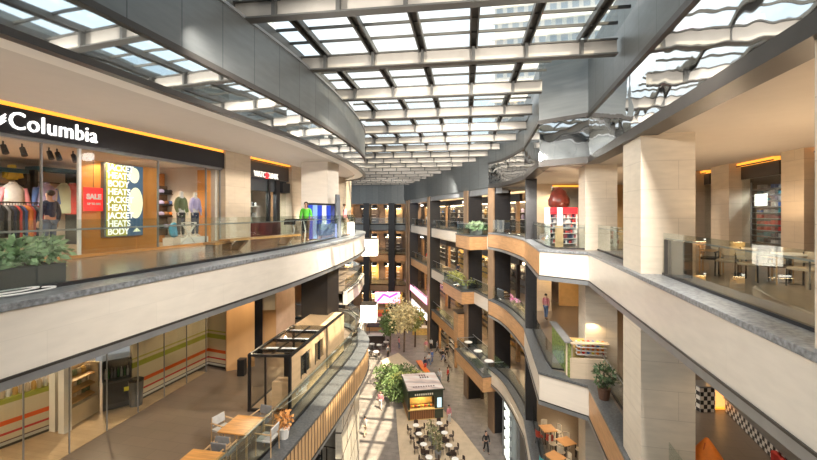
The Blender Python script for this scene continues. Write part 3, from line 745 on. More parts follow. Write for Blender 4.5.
# wall shelving with teal tops + jackets
TEAL = mat('teal_blue_band', (.02, .10, .16), .4)
def shelf_bay(pa, pb, lab, lat=-15.6):
    a, b = Y(pa, lat), Y(pb, lat); t = thing('wall_display', (lat, a, z0 + .02), lab, 'display unit'); zt = ZZ((pa + pb) / 2, 172, lat)
    for y in (a, b): MB().box(lat - .5, lat + .02, y - .05, y + .05, z0 + .02, zt).build('upright', BLACK, t)
    MB().box(lat - .5, lat + .06, a, b, zt, zt + .14).build('top_band', TEAL, t)
    MB().box(lat - .9, lat - .5, a, b, z0 + .02, zt).build('back_panel', STOREW, t)
    MB().cyl((lat - .1, a, zt - .4), (lat - .1, b, zt - .4), .02, seg=6).build('hanging_rail', BLACK, t)
    return zt
zt = shelf_bay(-14, 28, 'black wall display with teal top band holding the pink and white jacket')
shelf_bay(36, 77, 'black wall display with teal top band holding the blue and the red jackets')
def jacket(lat, px, zc, cm, cs, lab, w=.5, h=.75, yy=None, name='jacket', group=None):
    y = Y(px, lat) if yy is None else yy
    t = thing(name, (lat, y, zc - h / 2), lab, 'jacket', group)
    MB().lathe((lat, y, zc - h / 2), [(w * .46, 0), (w * .5, .06), (w * .47, h * .5), (w * .5, h * .8), (w * .3, h * .96), (w * .15, h * 1.02)], 14, .5, 1).build('jacket_body', cm, t, smooth=True)
    for s in (-1, 1): MB().cyl((lat, y + s * w * .45, zc + h * .36), (lat + .05, y + s * w * .68, zc - h * .35), .095, .065, 8).build('sleeve', cs, t, smooth=True)
    MB().lathe((lat, y, zc + h * .46), [(.11, 0), (.13, .05), (.1, .1)], 10, .7, 1).build('collar', cm, t)
    return t
jacket(-15.4, 13, 2.15, WHTC, PINKC, 'white and pink jacket on the wall display left of the blue one', .66, 1.0)
jacket(-15.4, 46, 2.2, LILC, BLUC, 'lilac blue patterned jacket on the wall display behind the standing shopper', .66, 1.0)
jacket(-15.4, 64, 2.2, mat('pale_green_cloth', (.45, .55, .42), .7), WHTC, 'pale green jacket on the wall display beside the red one', .6, 1.05)
jacket(-15.4, 72.5, 2.2, REDC, REDC, 'bright red jacket on the wall display at the window edge', .6, 1.1)
jacket(-15.7, 12, 3.0, YELC, YELC, 'small yellow jacket above the pink and white one', .35, .4)
# clothes rail with garments
ra, rb_ = Y(-6, -13.4), Y(40, -13.4)
rk = thing('clothes_rail', (-13.4, ra, z0 + .02), 'black clothes rail packed with dark and orange jackets at the store window', 'clothes rail')
for y in (ra, rb_):
    MB().bar((-13.4, y, z0 + .05), (-13.4, y, z0 + 1.5), .04).build('post', BLACK, rk); MB().bar((-13.7, y, z0 + .04), (-13.1, y, z0 + .04), .05).build('foot', BLACK, rk)
MB().bar((-13.4, ra, z0 + 1.5), (-13.4, rb_, z0 + 1.5), .035).build('bar', BLACK, rk)
cols = [BLKC, BLKC, GRYC, BLKC, NAVY, BLKC, REDC, NAVY, BLUC, ORGC, ORGC, REDC, NAVY, GRYC, REDC]
for i, cm in enumerate(cols):
    y = ra + .08 + (rb_ - ra - .16) * i / (len(cols) - 1)
    t = thing('hanging_jacket', (-13.4, y, z0 + .55), 'jacket hanging on the black rail behind the store window', 'jacket', 'jackets on the clothes rail')
    MB().lathe((-13.4, y, z0 + .52), [(.26, 0), (.27, .1), (.25, .5), (.27, .72), (.14, .86), (.05, .9)], 10, 1, .26).build('jacket_body', cm, t, smooth=True)
    MB().bar((-13.4, y, z0 + 1.4), (-13.4, y, z0 + 1.52), .012).build('hanger', BLACK, t)
person((-12.6, Y(50, -12.6), z0 + .02), math.radians(-80), 'person in a navy jacket standing with their back to the store window', NAVY, DENIM, HAIRB, .05, .05, 1.04)
# spot lamps on the store ceiling
for i, px in enumerate((22, 49, 57, 73, 3)):
    y = Y(px, -12.4)
    t = thing('track_spotlight', (-12.4, y, 3.3), 'black ceiling spotlight inside the sportswear store', 'light', 'spotlights on the store ceiling')
    MB().cyl((-12.4, y, 3.55), (-12.4, y, 3.42), .02, seg=6).build('stem', BLACK, t); MB().cyl((-12.4, y, 3.44), (-12.3, y, 3.22), .06, .07, 10).build('lamp_head', BLACK, t)
lamp('POINT', (-13.4, 4.5, 3.4), 330, (1, .88, .74), .25); lamp('POINT', (-14.4, 8.0, 3.4), 330, (1, .88, .74), .25); lamp('POINT', (-12.6, 12.0, 3.2), 170, (1, .8, .55), .2)
lamp('SPOT', (-11.2, 9.6, 3.38), 40, (1, .76, .45), .03, (0, math.radians(-8), 0), spot_size=2.4)
# mannequins
def mannequin(px, lat, lab, top, leg, hold=0):
    y = Y(px, lat); t = thing('mannequin', (lat, y, z0 + .3), lab, 'mannequin')
    MMAT = mat('mannequin_grey', (.55, .53, .52), .4); b = z0 + .3
    J = {'p': ((lat, y, b + .95), (.12, .09)), 'c': ((lat, y, b + 1.28), (.14, .1)), 'n': ((lat, y, b + 1.48), .05), 'h': ((lat + .01, y, b + 1.62), (.08, .09)), 't': ((lat, y, b + 1.7), .06)}
    Ed = [('p', 'c'), ('c', 'n'), ('n', 'h'), ('h', 't')]
    for s, n in ((-1, 'l'), (1, 'r')):
        J[n + 's'] = ((lat, y + s * .18, b + 1.4), .055); J[n + 'e'] = ((lat, y + s * .25, b + 1.12), .042); J[n + 'w'] = ((lat + .08, y + s * .22, b + .9), .028); J[n + 'd'] = ((lat + .1, y + s * .22, b + .8), (.02, .035))
        J[n + 'i'] = ((lat, y + s * .09, b + .87), .08); J[n + 'k'] = ((lat, y + s * .1, b + .48), .055); J[n + 'a'] = ((lat, y + s * .1, b + .08), .035); J[n + 'o'] = ((lat + .13, y + s * .11, b + .035), .03)
        Ed += [('n', n + 's'), (n + 's', n + 'e'), (n + 'e', n + 'w'), (n + 'w', n + 'd'), ('p', n + 'i'), (n + 'i', n + 'k'), (n + 'k', n + 'a'), (n + 'a', n + 'o')]
    w0 = Vector(t.location); J = {k: (Vector(v[0]) - w0, v[1]) for k, v in J.items()}
    skinned('body', J, Ed, MMAT, t)
    g = lambda ks, gr: {k: (J[k][0], tuple(x + gr for x in (J[k][1] if hasattr(J[k][1], '__len__') else (J[k][1],) * 2))) for k in ks}
    ks = ['c', 'p', 'ls', 'rs', 'le', 're', 'lw', 'rw', 'n']; skinned('jacket', g(ks, .025), [e for e in Ed if e[0] in ks and e[1] in ks], top, t)
    ks = ['p', 'li', 'ri', 'lk', 'rk', 'la', 'ra']; skinned('trousers', g(ks, .015), [e for e in Ed if e[0] in ks and e[1] in ks], leg, t)
    MB().box(lat - .3, lat + .3, y - .35, y + .35, z0 + .02, z0 + .3).build('stand', WHITE, t)
mannequin(181, -11.4, 'mannequin in a long olive coat, nearer the poster', GRNC, BLKC)
mannequin(195, -11.4, 'mannequin in a lilac jacket and dark trousers at the window end', LILC, NAVY)
# shoe shelves on the orange back wall
lat = -13.2
ws = thing('shoe_shelf', (lat, Y(158, lat), z0 + 1), 'dark shoe shelves on the orange wall left of the mannequins', 'shelf')
ya, yb = Y(157, lat), Y(183, lat)
for z in (z0 + .55, z0 + 1.05, z0 + 1.5, z0 + 1.95): MB().box(lat - .2, lat + .12, ya, yb, z, z + .03).build('shelf_board', BLACK, ws)
MB().box(lat - .2, lat - .16, ya, yb, z0 + .3, z0 + 2.3).build('back_panel', mat('dark_wood', (.12, .06, .03), .5), ws)
R = random.Random(3); shoecols = [C_('brown_leather', (.16, .07, .03)), BLKC, GRYC, C_('tan_leather', (.3, .16, .07)), LILC, ORGC, BLUC]
for z in (z0 + .58, z0 + 1.08, z0 + 1.53, z0 + 1.98):
    for k in range(5):
        y = ya + .2 + (yb - ya - .4) * k / 4; cm = R.choice(shoecols)
        t = thing('shoe', (lat, y, z), 'shoe on the dark shelves left of the mannequins', 'shoe', 'shoes on the window shelves')
        MB().ball((lat, y, z + .09), (.09, .15, .09), 10, 6).build('upper', cm, t, smooth=True); MB().obox((lat, y, z + .015), (.14, .3, .03)).build('sole', BLACK, t)
t = thing('folding_stand', (-11.06, Y(189, -11.06), z0), 'white crossed folding stand in front of the olive mannequin', 'stand')
for s in (-1, 1): MB().bar((-11.06, Y(189, -11.06) - s * .35, z0 + .05), (-11.06, Y(189, -11.06) + s * .35, z0 + .85), .05).build('crossed_leg', WHITE, t)
MB().bar((-11.06, Y(189, -11.06) - .35, z0 + .85), (-11.06, Y(189, -11.06) + .35, z0 + .85), .04).build('bar', WHITE, t)
t = thing('backpack', (-11.6, Y(174, -11.6), z0 + .28), 'bright blue backpack standing in the window near the crossed stand', 'bag'); y = Y(174, -11.6)
MB().ball((-11.6, y, z0 + .58), (.15, .2, .28), 12, 8).build('bag_body', mat('cyan_nylon', (.03, .35, .6), .5), t, smooth=True); MB().ball((-11.47, y, z0 + .48), (.06, .14, .13), 10, 6).build('pocket', mat('cyan_nylon', (.03, .35, .6), .5), t, smooth=True)
MB().box(-11.8, -11.4, y - .3, y + .3, z0, z0 + .3).build('plinth', WHITE, t)
# ---- watch shop
ws = thing('shopfront', (SL, y157, z0), 'dark watch shop front with white and red lettering between tan pilasters', 'shopfront')
DK = mat('dark_brown_panel', (.07, .06, .055), .35)
MB().box(SL - .1, SL + .1, y157, y193, 3.35, 4.08).build('sign_board', DK, ws)
MB().box(SL - .3, SL - .05, y157, y193, 2.75, 3.35).build('upper_panel', mat('slate_panel', (.045, .05, .055), .25), ws)
cx = SL + .12; ya, yb = Y(254, cx), Y(278, cx); zz = ZZ(266, 175.3, cx)
MB().text('WATCH', Matrix.Translation((cx, ya, zz)) @ TXL @ Matrix.Diagonal((1, 1.25, 1, 1)), (yb - ya) * .15, .02, .0, 'LEFT').build('letters', emis('watch_letters', (1, .95, .85), .55), ws)
MB().text('CLINIX', Matrix.Translation((cx, yb, zz)) @ TXL @ Matrix.Diagonal((1, 1.25, 1, 1)), (yb - ya) * .15, .02, .0, 'RIGHT').build('letters', MATS['watch_letters'], ws)
MB().box(cx - .02, cx + .03, (ya + yb) / 2 - .10, (ya + yb) / 2 + .12, zz - .15, zz + .12).build('red_mark', emis('sign_red', (1, .05, .06), .6), ws)
yd0, yd1 = Y(268, SL), Y(279, SL)
MB().box(SL - .12, SL + .06, yd0, yd0 + .12, z0, 3.3).build('door_frame', BLACK, ws); MB().box(SL - .12, SL + .06, yd1 - .35, yd1, z0, 3.35).build('door_frame', BLACK, ws)
MB().box(SL - .02, SL, y157 + .05, yd0, z0 + .1, 2.75).build('glass_pane', SHOPG, ws)
MB().box(SL - .02, SL, yd1, y193 - .1, z0 + .1, 2.75).build('glass_pane', SHOPG, ws)
MB().box(-14.2, -14, 14.1, 20.7, z0, 3.5).build('back_wall', mat('pale_green_shop_wall', (.55, .62, .55), .6), ws)
MB().box(-14, SL, 14.1, 20.7, 3.35, 3.45).build('shop_ceiling', STOREW, ws)
for k, (pz, c) in enumerate(((z0 + .5, 0), (z0 + 1.0, 0), (z0 + 1.5, 0))):
    MB().box(SL - .75, SL - .35, y157 + .1, yd0 - .1, pz, pz + .03).build('glass_shelf', WHITE, ws)
R = random.Random(5)
for pz in (z0 + .53, z0 + 1.03, z0 + 1.53):
    for k in range(7):
        y = y157 + .25 + k * (yd0 - y157 - .5) / 6
        t = tag(MB().lathe((SL - .5, y, pz), [(.07, 0), (.05, .05), (.06, .14), (.02, .2)], 8).build('watch_stand', R.choice([GRYC, WHTC, BEIC, BLKC]), loc=(SL - .5, y, pz)), 'small watch stand on the lit shelves of the watch shop', 'display stand', 'watch stands in the watch shop window')
MB().box(SL + .1, SL + .45, y157 + .05, yd0 + .4, z0, z0 + .75).build('window_cabinet', mat('dark_red_wood', (.12, .02, .02), .4), ws)
lamp('POINT', (-12.2, 17.0, 3.2), 320, (.95, 1, .95), .2)
tag(MB().box(SL - .1, SL + .2, Y(279.5), Y(286.5), 2.75, 3.25).build('hanging_sign', BLACK, loc=(SL, Y(283), 2.75)), 'small black hanging sign at the far edge of the watch shop', 'sign')
# next shop with a red sign
ws = thing('shopfront', (SL, y207, z0), 'narrow shop front with a red sign past the watch shop', 'shopfront')
MB().box(SL - .4, SL - .1, y207, 24.5, 3.3, 4.1).build('sign_board', mat('brown_sign', (.2, .1, .05), .5), ws)
MB().box(SL - .1, SL - .05, y207 + .5, y207 + 2.2, 3.4, 3.9).build('red_sign', emis('sign_red2', (.8, .05, .03), 1.2), ws)
MB().box(-13, -12.9, y207, 24.5, z0, 3.3).build('back_wall', mat('warm_shop_wall', (.55, .35, .2), .6), ws)
for k in range(4): MB().box(-12.9, -12.5, y207 + .2, 24.3, z0 + .4 + k * .6, z0 + .44 + k * .6).build('shelf_board', WHITE, ws)
lamp('POINT', (-12, 22.4, 3.0), 70, (1, .8, .5), .2)
# big white column at the bend of the gallery
struct(MB().box(-9.6, -8.2, 18.2, 19.6, z0, 4.25).build('column', STONEW))
# ---- planter near the camera
pl = thing('planter', (-7.5, 4, z0), 'long dark planter box full of pale green shrubs behind the near left glass', 'planter')
yA, yB = 1.0, at_z(66, 291, z0 - .0)[1]
yB = 5.3; yA = 2.2
MB().box(-7.85, -7.12, yA, yB, z0, z0 + .36).build('planter_box', mat('charcoal_planter', (.035, .036, .038), .5, var=.4, scale=30), pl, bevel=.01)
MB().box(-7.78, -7.19, yA + .05, yB - .05, z0 + .3, z0 + .37).build('soil', C_('soil', (.04, .03, .02)), pl)
for k in range(7):
    y = yA + .4 + k * (yB - yA - .6) / 6
    f = foliage((-7.45, y, z0 + .56), (.42, .40, .24), 330, .13, .035, 40 + k).build('shrub_foliage', LEAFP, pl); f['kind'] = 'stuff'
t = thing('cable_coil', (-7.3, 3.9, z0), 'white coiled cable lying on the granite edge below the dark planter', 'cable')
c = Vector((*at_z(24, 292, z0 + .03), z0 + .03))
ang = [k * 2 * math.pi / 24 for k in range(25)]
MB().tube([c + Vector((.16 * math.cos(a), .42 * math.sin(a), .01)) for a in ang], .013, 6).build('coil', WHITE, t)
MB().tube([c + Vector((.12 * math.cos(a) - .05, .34 * math.sin(a) - .12, .035)) for a in ang], .013, 6).build('coil', WHITE, t)
# ---- bench
t = thing('bench', (-8.4, 10.5, z0), 'slatted orange timber bench with slanted dark legs on the upper left gallery', 'bench')
ba = Vector((*at_z(230, 240.5, z0 + .34), z0 + .34)); bb = Vector((*at_z(301, 235.0, z0 + .34), z0 + .34)); dd = (bb - ba); dd.z = 0; ln = dd.length; dd.normalize(); nn = Vector((-dd.y, dd.x, 0))
for k in range(4): 
    o = nn * (.12 * k + .06); MB().bar(ba + o, bb + o, .10, .06).build('slat', WOODT, t)
for f in (.12, .78):
    p = ba + dd * ln * f + nn * .24; MB().bar(p + Vector((0, 0, -.03)) + dd * .35, p - dd * .05 + Vector((0, 0, -.34)), .42, .07, up=dd).build('leg', mat('dark_bench_leg', (.09, .055, .035), .5), t)
bc = at_z(219, 241.5, z0 + .3)
t = thing('bench', (*bc, z0), 'shorter orange timber bench left of the slanted-leg bench', 'bench')
MB().obox((bc[0], bc[1], z0 + .27), (.4, 1.0, .07), rz=.1).build('seat', WOODT, t)
for s in (-1, 1): MB().obox((bc[0], bc[1] + s * .38, z0 + .12), (.3, .06, .24), rz=.1).build('leg', MATS['dark_bench_leg'], t)
# ---- promo kiosk in blue
kz = z0
def kp(px, d): v = FWD * d + RGT * ((px - CX) / FPX * d); return Vector((v.x, v.y, 0))
k0, k1 = Vector((-8.2, 16.1, 0)), Vector((-7.75, 18.0, 0)); kd = (k1 - k0).normalized(); kn = Vector((-kd.y, kd.x, 0))
kt = thing('promotion_stand', (*((k0 + k1) / 2)[:2], z0), 'blue and white promotion stand with tall panels in front of the white gallery column', 'stand')
W = (k1 - k0).length; rzk = math.atan2(kd.y, kd.x)
BLUEP = emis('bright_blue_panel', (.015, .05, .45), .1); PANC = [BLUEP, mat('sky_panel', (.25, .42, .75), .4), BLUEP, mat('white_panel', (.62, .66, .75), .4), BLUEP, mat('navy_panel', (.02, .03, .12), .4)]
for i in range(6):
    p = k0 + kd * W * (i + .5) / 6; MB().obox((p.x, p.y, kz + .80), (W / 6 - .015, .06, 1.5), rzk).build('panel', PANC[i], kt)
MB().bar(k0 + Vector((0, 0, kz + 1.6)), k1 + Vector((0, 0, kz + 1.6)), .08, .09).build('top_rail', BLACK, kt)
for q in (k0, k1): MB().bar(q + Vector((0, 0, kz)), q + Vector((0, 0, kz + 1.62)), .07).build('post', BLACK, kt)
p = k0 + kd * W * .6 - kn * .18; MB().obox((p.x, p.y, kz + .35), (W * .6, .24, .7), rzk).build('counter', mat('blue_white_counter', (.12, .16, .32), .3), kt)
p = k0 + kd * (W + .22); MB().hexa([Vector((p.x, p.y, kz)) + kd * a + kn * b + Vector((0, 0, c)) for a, b, c in ((-.22, -.1, 0), (.22, -.1, 0), (.22, .1, 0), (-.22, .1, 0), (-.1, -.04, 2.1), (.16, -.04, 2.1), (.16, .04, 2.1), (-.1, .04, 2.1))]).build('display_pylon', mat('silver_panel', (.22, .24, .27), .3, metal=.4), kt)
p = kp(306, 17.0); person((p.x, p.y, z0), .4, 'person in a bright green top behind the black table of the blue stand', C_('green_cloth', (.12, .6, .05)), BLKC, HAIRB, .0, .02, .95, hold=True)
p = kp(300, 16.0)
t = thing('standing_table', (p.x, p.y, z0), 'black-topped high table with bent white legs left of the blue stand', 'table')
MB().obox((p.x, p.y, z0 + .93), (1.15, .5, .07), rzk).build('tabletop', BLACK, t); MB().obox((p.x - .45, p.y, z0 + .82), (.22, .4, .18), rzk).build('drawer', BLACK, t)
for s in (-1, 1): MB().tube([(p.x - .1 + s * .25, p.y, z0 + .9), (p.x + .02 + s * .25, p.y - .05, z0 + .5), (p.x - .12 + s * .3, p.y, z0)], .025, 6).build('leg', WHITE, t)
# people & furniture at the far end of the upper left gallery
p = kp(347, 22.6)
t = thing('display_case', (p.x, p.y, z0), 'cream display case at the bend of the upper left gallery behind the glass', 'display case')
MB().obox((p.x, p.y, z0 + .35), (.8, .6, .7), .4).build('case_body', WHITE, t); MB().obox((p.x, p.y, z0 + .85), (.76, .56, .3), .4).build('glass_top', GLASS, t)
p = kp(345, 21.3); person((p.x, p.y, z0), 2.0, 'person in pink beside the cream display case on the upper left gallery', PINKC, BEIC, HAIRN, .1, .1, .95)
# unused downlight maker, then added upward fill spots for the gallery ceilings
def downlight(x, y, z, e, col=(1, .84, .66), r=.11, lab='recessed round downlight in the gallery ceiling', g='downlights in the gallery ceilings'):
    t = thing('downlight', (x, y, z), lab, 'light', g)
    MB().lathe((x, y, z - .03), [(r, .03), (r + .03, .02), (r + .03, 0), (r, 0)], 12).build('ring', WHITEM, t)
    l = lamp('SPOT', (x, y, z - .06), e, col, .09, (0, 0, 0), spot_size=2.6, spot_blend=.6)

for y_, e_ in ((0, 66), (4, 72), (8, 74), (12, 78), (16, 84), (20.5, 90), (25, 80)):  # added unseen uplights that brighten the left gallery ceiling
    lamp('SPOT', (-8.6 if y_ < 20 else -10.5, y_, 1.15), e_, (1, .92, .84), .05, (math.pi, 0, 0), spot_size=2.7, spot_blend=.3)
for y_, e_ in ((1, 190), (6, 210), (10.5, 210), (15.5, 170), (22, 170), (28, 150)):  # warm upward fill added for the right gallery ceiling, no fittings
    lamp('SPOT', (7.4 if y_ < 20 else 4.5, y_, .7), e_, (1, .74, .48), .05, (math.pi, 0, 0), spot_size=2.7, spot_blend=.3)
# ================================================================== LOWER LEFT GALLERY (cafe terrace)
z1 = ZL[1]
sa = at_z(87, 443, z1); sb = at_z(206, 372, z1)
sv = Vector((sb[0] - sa[0], sb[1] - sa[1])).normalized()
s0 = Vector(sa) - sv * 9; s1 = Vector(sb)
# shop floor behind the glass
struct(MB().prism([tuple(s0), tuple(s1), (-24, s1.y), (-24, s0.y)], z1 - .004, z1 + .006).build('floor_shop', FLOORW))
gs = thing('shopfront_glazing', (*sa, z1), 'long frameless glass shop front of the orange-striped shop on the cafe level', 'shopfront')
n = 12; top = z1 + 4.4
pts = [s0 + (s1 - s0) * k / n for k in range(n + 1)]
for a, b in zip(pts, pts[1:]):
    MB().bar((a.x, a.y, (z1 + top) / 2), (b.x, b.y, (z1 + top) / 2), .02, top - z1).build('glass_pane', SHOPG, gs)
    MB().bar((b.x, b.y, z1), (b.x, b.y, top), .03, .03).build('joint', GREY, gs)
# striped wall
def striped():
    m, nt, b = _nt('striped_wall_paint'); Nn = nt.nodes; Ln = nt.links
    tcn = Nn.new('ShaderNodeTexCoord'); sp = Nn.new('ShaderNodeSeparateXYZ'); Ln.new(tcn.outputs['Object'], sp.inputs[0])
    mr = Nn.new('ShaderNodeMapRange'); mr.inputs[1].default_value = 0; mr.inputs[2].default_value = 3; Ln.new(sp.outputs[2], mr.inputs[0])
    r = Nn.new('ShaderNodeValToRGB'); r.color_ramp.interpolation = 'CONSTANT'; E = r.color_ramp.elements
    cr = (.62, .54, .38); W_ = [(0, (.03, .025, .02)), (.08, (.5, .5, .45)), (.17, (.1, .04, .05)), (.21, cr), (.37, (.5, .03, .03)), (.44, cr), (.66, (.70, .11, .015)), (.80, cr), (1.30, (.33, .36, .05)), (1.50, cr), (1.60, (.42, .40, .10)), (1.66, cr)]
    E[0].position = 0; E[0].color = (*W_[0][1], 1); E[1].position = W_[1][0] / 3; E[1].color = (*W_[1][1], 1)
    for p, c in W_[2:]: e = E.new(p / 3); e.color = (*c, 1)
    Ln.new(mr.outputs[0], r.inputs[0]); Ln.new(r.outputs[0], b.inputs['Base Color']); b.inputs['Roughness'].default_value = .5; return m
STR = striped()
wa, wb = Vector(at_z(141, 399, z1)), Vector(at_z(208, 365, z1)); wv = (wb - wa).normalized()
def swall(a, b, h, name, th=.12):
    o = MB().bar((a.x, a.y, z1 + h / 2), (b.x, b.y, z1 + h / 2), th, h).build(name, STR, loc=(a.x, a.y, z1)); return struct(o)
swall(wa - wv * .4, wb, 4.4, 'wall_left_striped')
wc = Vector(at_z(232, 369.5, z1)); swall(wb, wc, 4.4, 'wall_left_striped')
la, lb = Vector(at_z(-60, 470, z1)), Vector(at_z(52, 428, z1))
swall(la, lb, 1.45, 'wall_left_striped_low', .3)
struct(MB().bar((la.x - 1.5, la.y, z1 + 2.2), (lb.x - 3.2, lb.y + 4, z1 + 2.2), .1, 4.4).build('wall_left_cream', STOREW))
struct(MB().box(-24, -14.0, 26, 26.3, z1, z1 + 4.5).build('wall_left_cream', STOREW))
for k in range(9):
    p = la + (lb - la) * (.45 + .06 * k)
    tag(MB().lathe((p.x, p.y, z1 + 1.45), [(.06, 0), (.07, .1), (.06, .22), (.025, .27), (.025, .32)], 8).build('jar', random.choice([BEIC, WHTC, C_('amber', (.5, .3, .08))]), loc=(p.x, p.y, z1 + 1.45)), 'small jar standing on the low striped counter at the left edge', 'jar', 'jars on the low striped counter')
for p in (at_z(56, 430, z1), at_z(65, 432, z1)): struct(MB().box(p[0] - .12, p[0] + .12, p[1] - .12, p[1] + .12, z1, z1 + 4.4).build('column', WHITE))
def cab_frame(pa, pb, depth):
    a, b = Vector(pa), Vector(pb); d = (b - a).normalized(); n_ = Vector((-d.y, d.x)); return a, b, d, n_, math.atan2(d.y, d.x)
# display cabinet
a, b, d, n_, rz = cab_frame(at_z(70, 428, z1), at_z(99, 411, z1), .5); W = (b - a).length; m_ = (a + b) / 2 + n_ * .3
H = 1.75
t = thing('display_cabinet', (m_.x, m_.y, z1), 'cream wooden display cabinet with tilted produce shelves beside the dark fridge', 'cabinet')
MB().obox((m_.x, m_.y, z1 + .3), (W, .6, .6), rz).build('base', mat('cream_wood', (.58, .48, .33), .5), t)
q = m_ + n_ * .28; MB().obox((q.x, q.y, z1 + H / 2), (W, .04, H), rz).build('back_panel', MATS['cream_wood'], t)
for s in (a, b): q = s + n_ * .3; MB().obox((q.x, q.y, z1 + H / 2), (.06, .6, H), rz).build('side_panel', MATS['cream_wood'], t)
for k in range(3):
    q = m_ + n_ * .02; MB().obox((q.x, q.y, z1 + .75 + .36 * k), (W - .08, .45, .04), rz, rx=.35).build('shelf', mat('honey_wood', (.5, .3, .12), .5), t)
for k in range(3):
    for j in range(6):
        q = a + d * (W * (j + .7) / 6.6) + n_ * .3
        tag(MB().lathe((q.x, q.y, z1 + .80 + .36 * k), [(.07, 0), (.08, .08), (.07, .16), (.03, .2)], 8).build('jar', random.choice([BEIC, C_('amber', (.5, .3, .08)), WHTC, GRNC]), loc=(q.x, q.y, z1 + .8 + .36 * k)), 'jar on the tilted shelves of the cream display cabinet', 'jar', 'jars in the cream cabinet')
# dark fridge
a, b, d, n_, rz = cab_frame(at_z(103, 413, z1), at_z(131, 406, z1), .6); W = (b - a).length; m_ = (a + b) / 2 + n_ * .35; H = 1.75
t = thing('display_fridge', (m_.x, m_.y, z1), 'dark grey drinks fridge with a yellow sticker beside the striped wall', 'fridge')
DF = mat('dark_fridge_metal', (.05, .055, .06), .3, metal=.5)
MB().obox((m_.x, m_.y, z1 + .55), (W, .7, 1.0), rz).build('body', DF, t); q = m_ + n_ * .3; MB().obox((q.x, q.y, z1 + 1.4), (W, .08, .7), rz).build('back_panel', DF, t)
MB().obox((m_.x, m_.y, z1 + 1.77), (W, .7, .06), rz).build('top', DF, t)
for s in (a, b): q = s + n_ * .35; MB().obox((q.x, q.y, z1 + 1.4), (.04, .7, .7), rz).build('side_panel', DF, t)
q = m_ - n_ * .36; MB().obox((q.x, q.y, z1 + .6), (W * .92, .03, .7), rz).build('door', mat('dark_glass_door', (.03, .035, .04), .1), t)
q = a + d * W * .8 - n_ * .38; MB().obox((q.x, q.y, z1 + .8), (.14, .02, .14), rz).build('sticker', mat('yellow_sticker', (.7, .65, .05), .5), t)
for j in range(8):
    q = a + d * (W * (j + .8) / 8.6) + n_ * .3
    tag(MB().lathe((q.x, q.y, z1 + 1.06), [(.035, 0), (.04, .2), (.015, .3), (.015, .36)], 8).build('bottle', random.choice([C_('green_bottle', (.05, .14, .05), .2), GRYC, WHTC]), loc=(q.x, q.y, z1 + 1.06)), 'bottle standing on the open top of the dark fridge', 'bottle', 'bottles on the dark fridge')
p = at_z(136, 405, z1); t = thing('waste_bin', (p[0], p[1], z1), 'dark cylindrical bin between the fridge and the striped wall', 'bin')
MB().lathe((p[0], p[1], z1), [(.2, 0), (.24, .85), (.24, .9)], 14).build('bin_body', mat('bin_grey', (.10, .10, .10), .4), t); MB().lathe((p[0], p[1], z1 + .9), [(.25, 0), (.25, .04), (.15, .08)], 14).build('lid', BLACK, t)
# ---- pavilion
NLb, NRb, FRb = Vector(at_z(247.7, 411.6, z1)), Vector(at_z(290.5, 413, z1)), Vector(at_z(344, 352, z1))
ux = (NRb - NLb); WX = ux.length; ux.normalize(); vy = (FRb - NRb); LY = vy.length; vy.normalize(); PH = 1.98
def pv(a, b, z): q = NLb + ux * a + vy * b; return Vector((q.x, q.y, z1 + z))
pv_t = thing('coffee_pavilion', (NLb.x, NLb.y, z1), 'black-framed coffee pavilion with plywood walls and glass roof on the cafe terrace', 'pavilion')
LS = LY * .60
for a_ in (.04, WX - .04):
    for b_ in (.04, LS): MB().bar(pv(a_, b_, 0), pv(a_, b_, PH), .09).build('post', BLACK, pv_t)
for z_ in (PH, .05):
    MB().bar(pv(0, .04, z_), pv(WX, .04, z_), .09).build('frame_beam', BLACK, pv_t); MB().bar(pv(.04, 0, z_), pv(.04, LS, z_), .09).build('frame_beam', BLACK, pv_t); MB().bar(pv(WX - .04, 0, z_), pv(WX - .04, LY, z_), .09).build('frame_beam', BLACK, pv_t)
MB().bar(pv(.62, .04, 0), pv(.62, .04, PH), .05).build('post', BLACK, pv_t)
for k in range(1, 7):
    b_ = LS * k / 6.5
    if k % 2: MB().bar(pv(0, b_, PH), pv(WX, b_, PH), .07, .10).build('roof_bar', BLACK, pv_t)
    else: MB().bar(pv(.1, b_, PH - .12), pv(WX - .1, b_, PH - .12), .10, .05).build('lamp_bar', emis('cool_lamp_bar', (1, .97, .9), .5), pv_t)
MB().bar(pv(WX * .5, 0, PH), pv(WX * .5, LS, PH), .05).build('roof_bar', BLACK, pv_t)
def pslab(a0, a1, b0, b1, q0, q1, name, m):
    P = [pv(a0, b0, q0), pv(a1, b0, q0), pv(a1, b1, q0), pv(a0, b1, q0), pv(a0, b0, q1), pv(a1, b0, q1), pv(a1, b1, q1), pv(a0, b1, q1)]; return MB().hexa(P).build(name, m, pv_t)
pslab(.05, WX - .05, .05, LS, PH + .03, PH + .05, 'glass_roof', SHOPG)
pslab(0, WX, LS, LY, 0, PH + .02, 'plywood_box', WOODP)
pslab(.05, WX - .05, .06, LS, .02, .08, 'floor_board', FLOORW)
x0, x1 = WX - .07, WX - .01
pslab(x0, x1, .1, LS, .08, .85, 'side_wall', WOODP); pslab(x0, x1, .1, LS, 1.65, PH - .05, 'side_wall', WOODP)
for f0, f1 in ((0.02, .24), (.5, .62), (.9, 1)): pslab(x0, x1, LS * f0, LS * f1, .85, 1.65, 'side_wall', WOODP)
for f0, f1 in ((.24, .5), (.62, .9)):
    w_ = pslab(x0 + .02, x0 + .035, LS * f0, LS * f1, .85, 1.65, 'window', SHOPG)
    pslab(x0 - .01, x1 + .02, LS * f0, LS * f0 + .05, .82, 1.68, 'window_frame', BLACK); pslab(x0 - .01, x1 + .02, LS * (f0 + f1) / 2, LS * (f0 + f1) / 2 + .04, .82, 1.68, 'window_frame', BLACK)
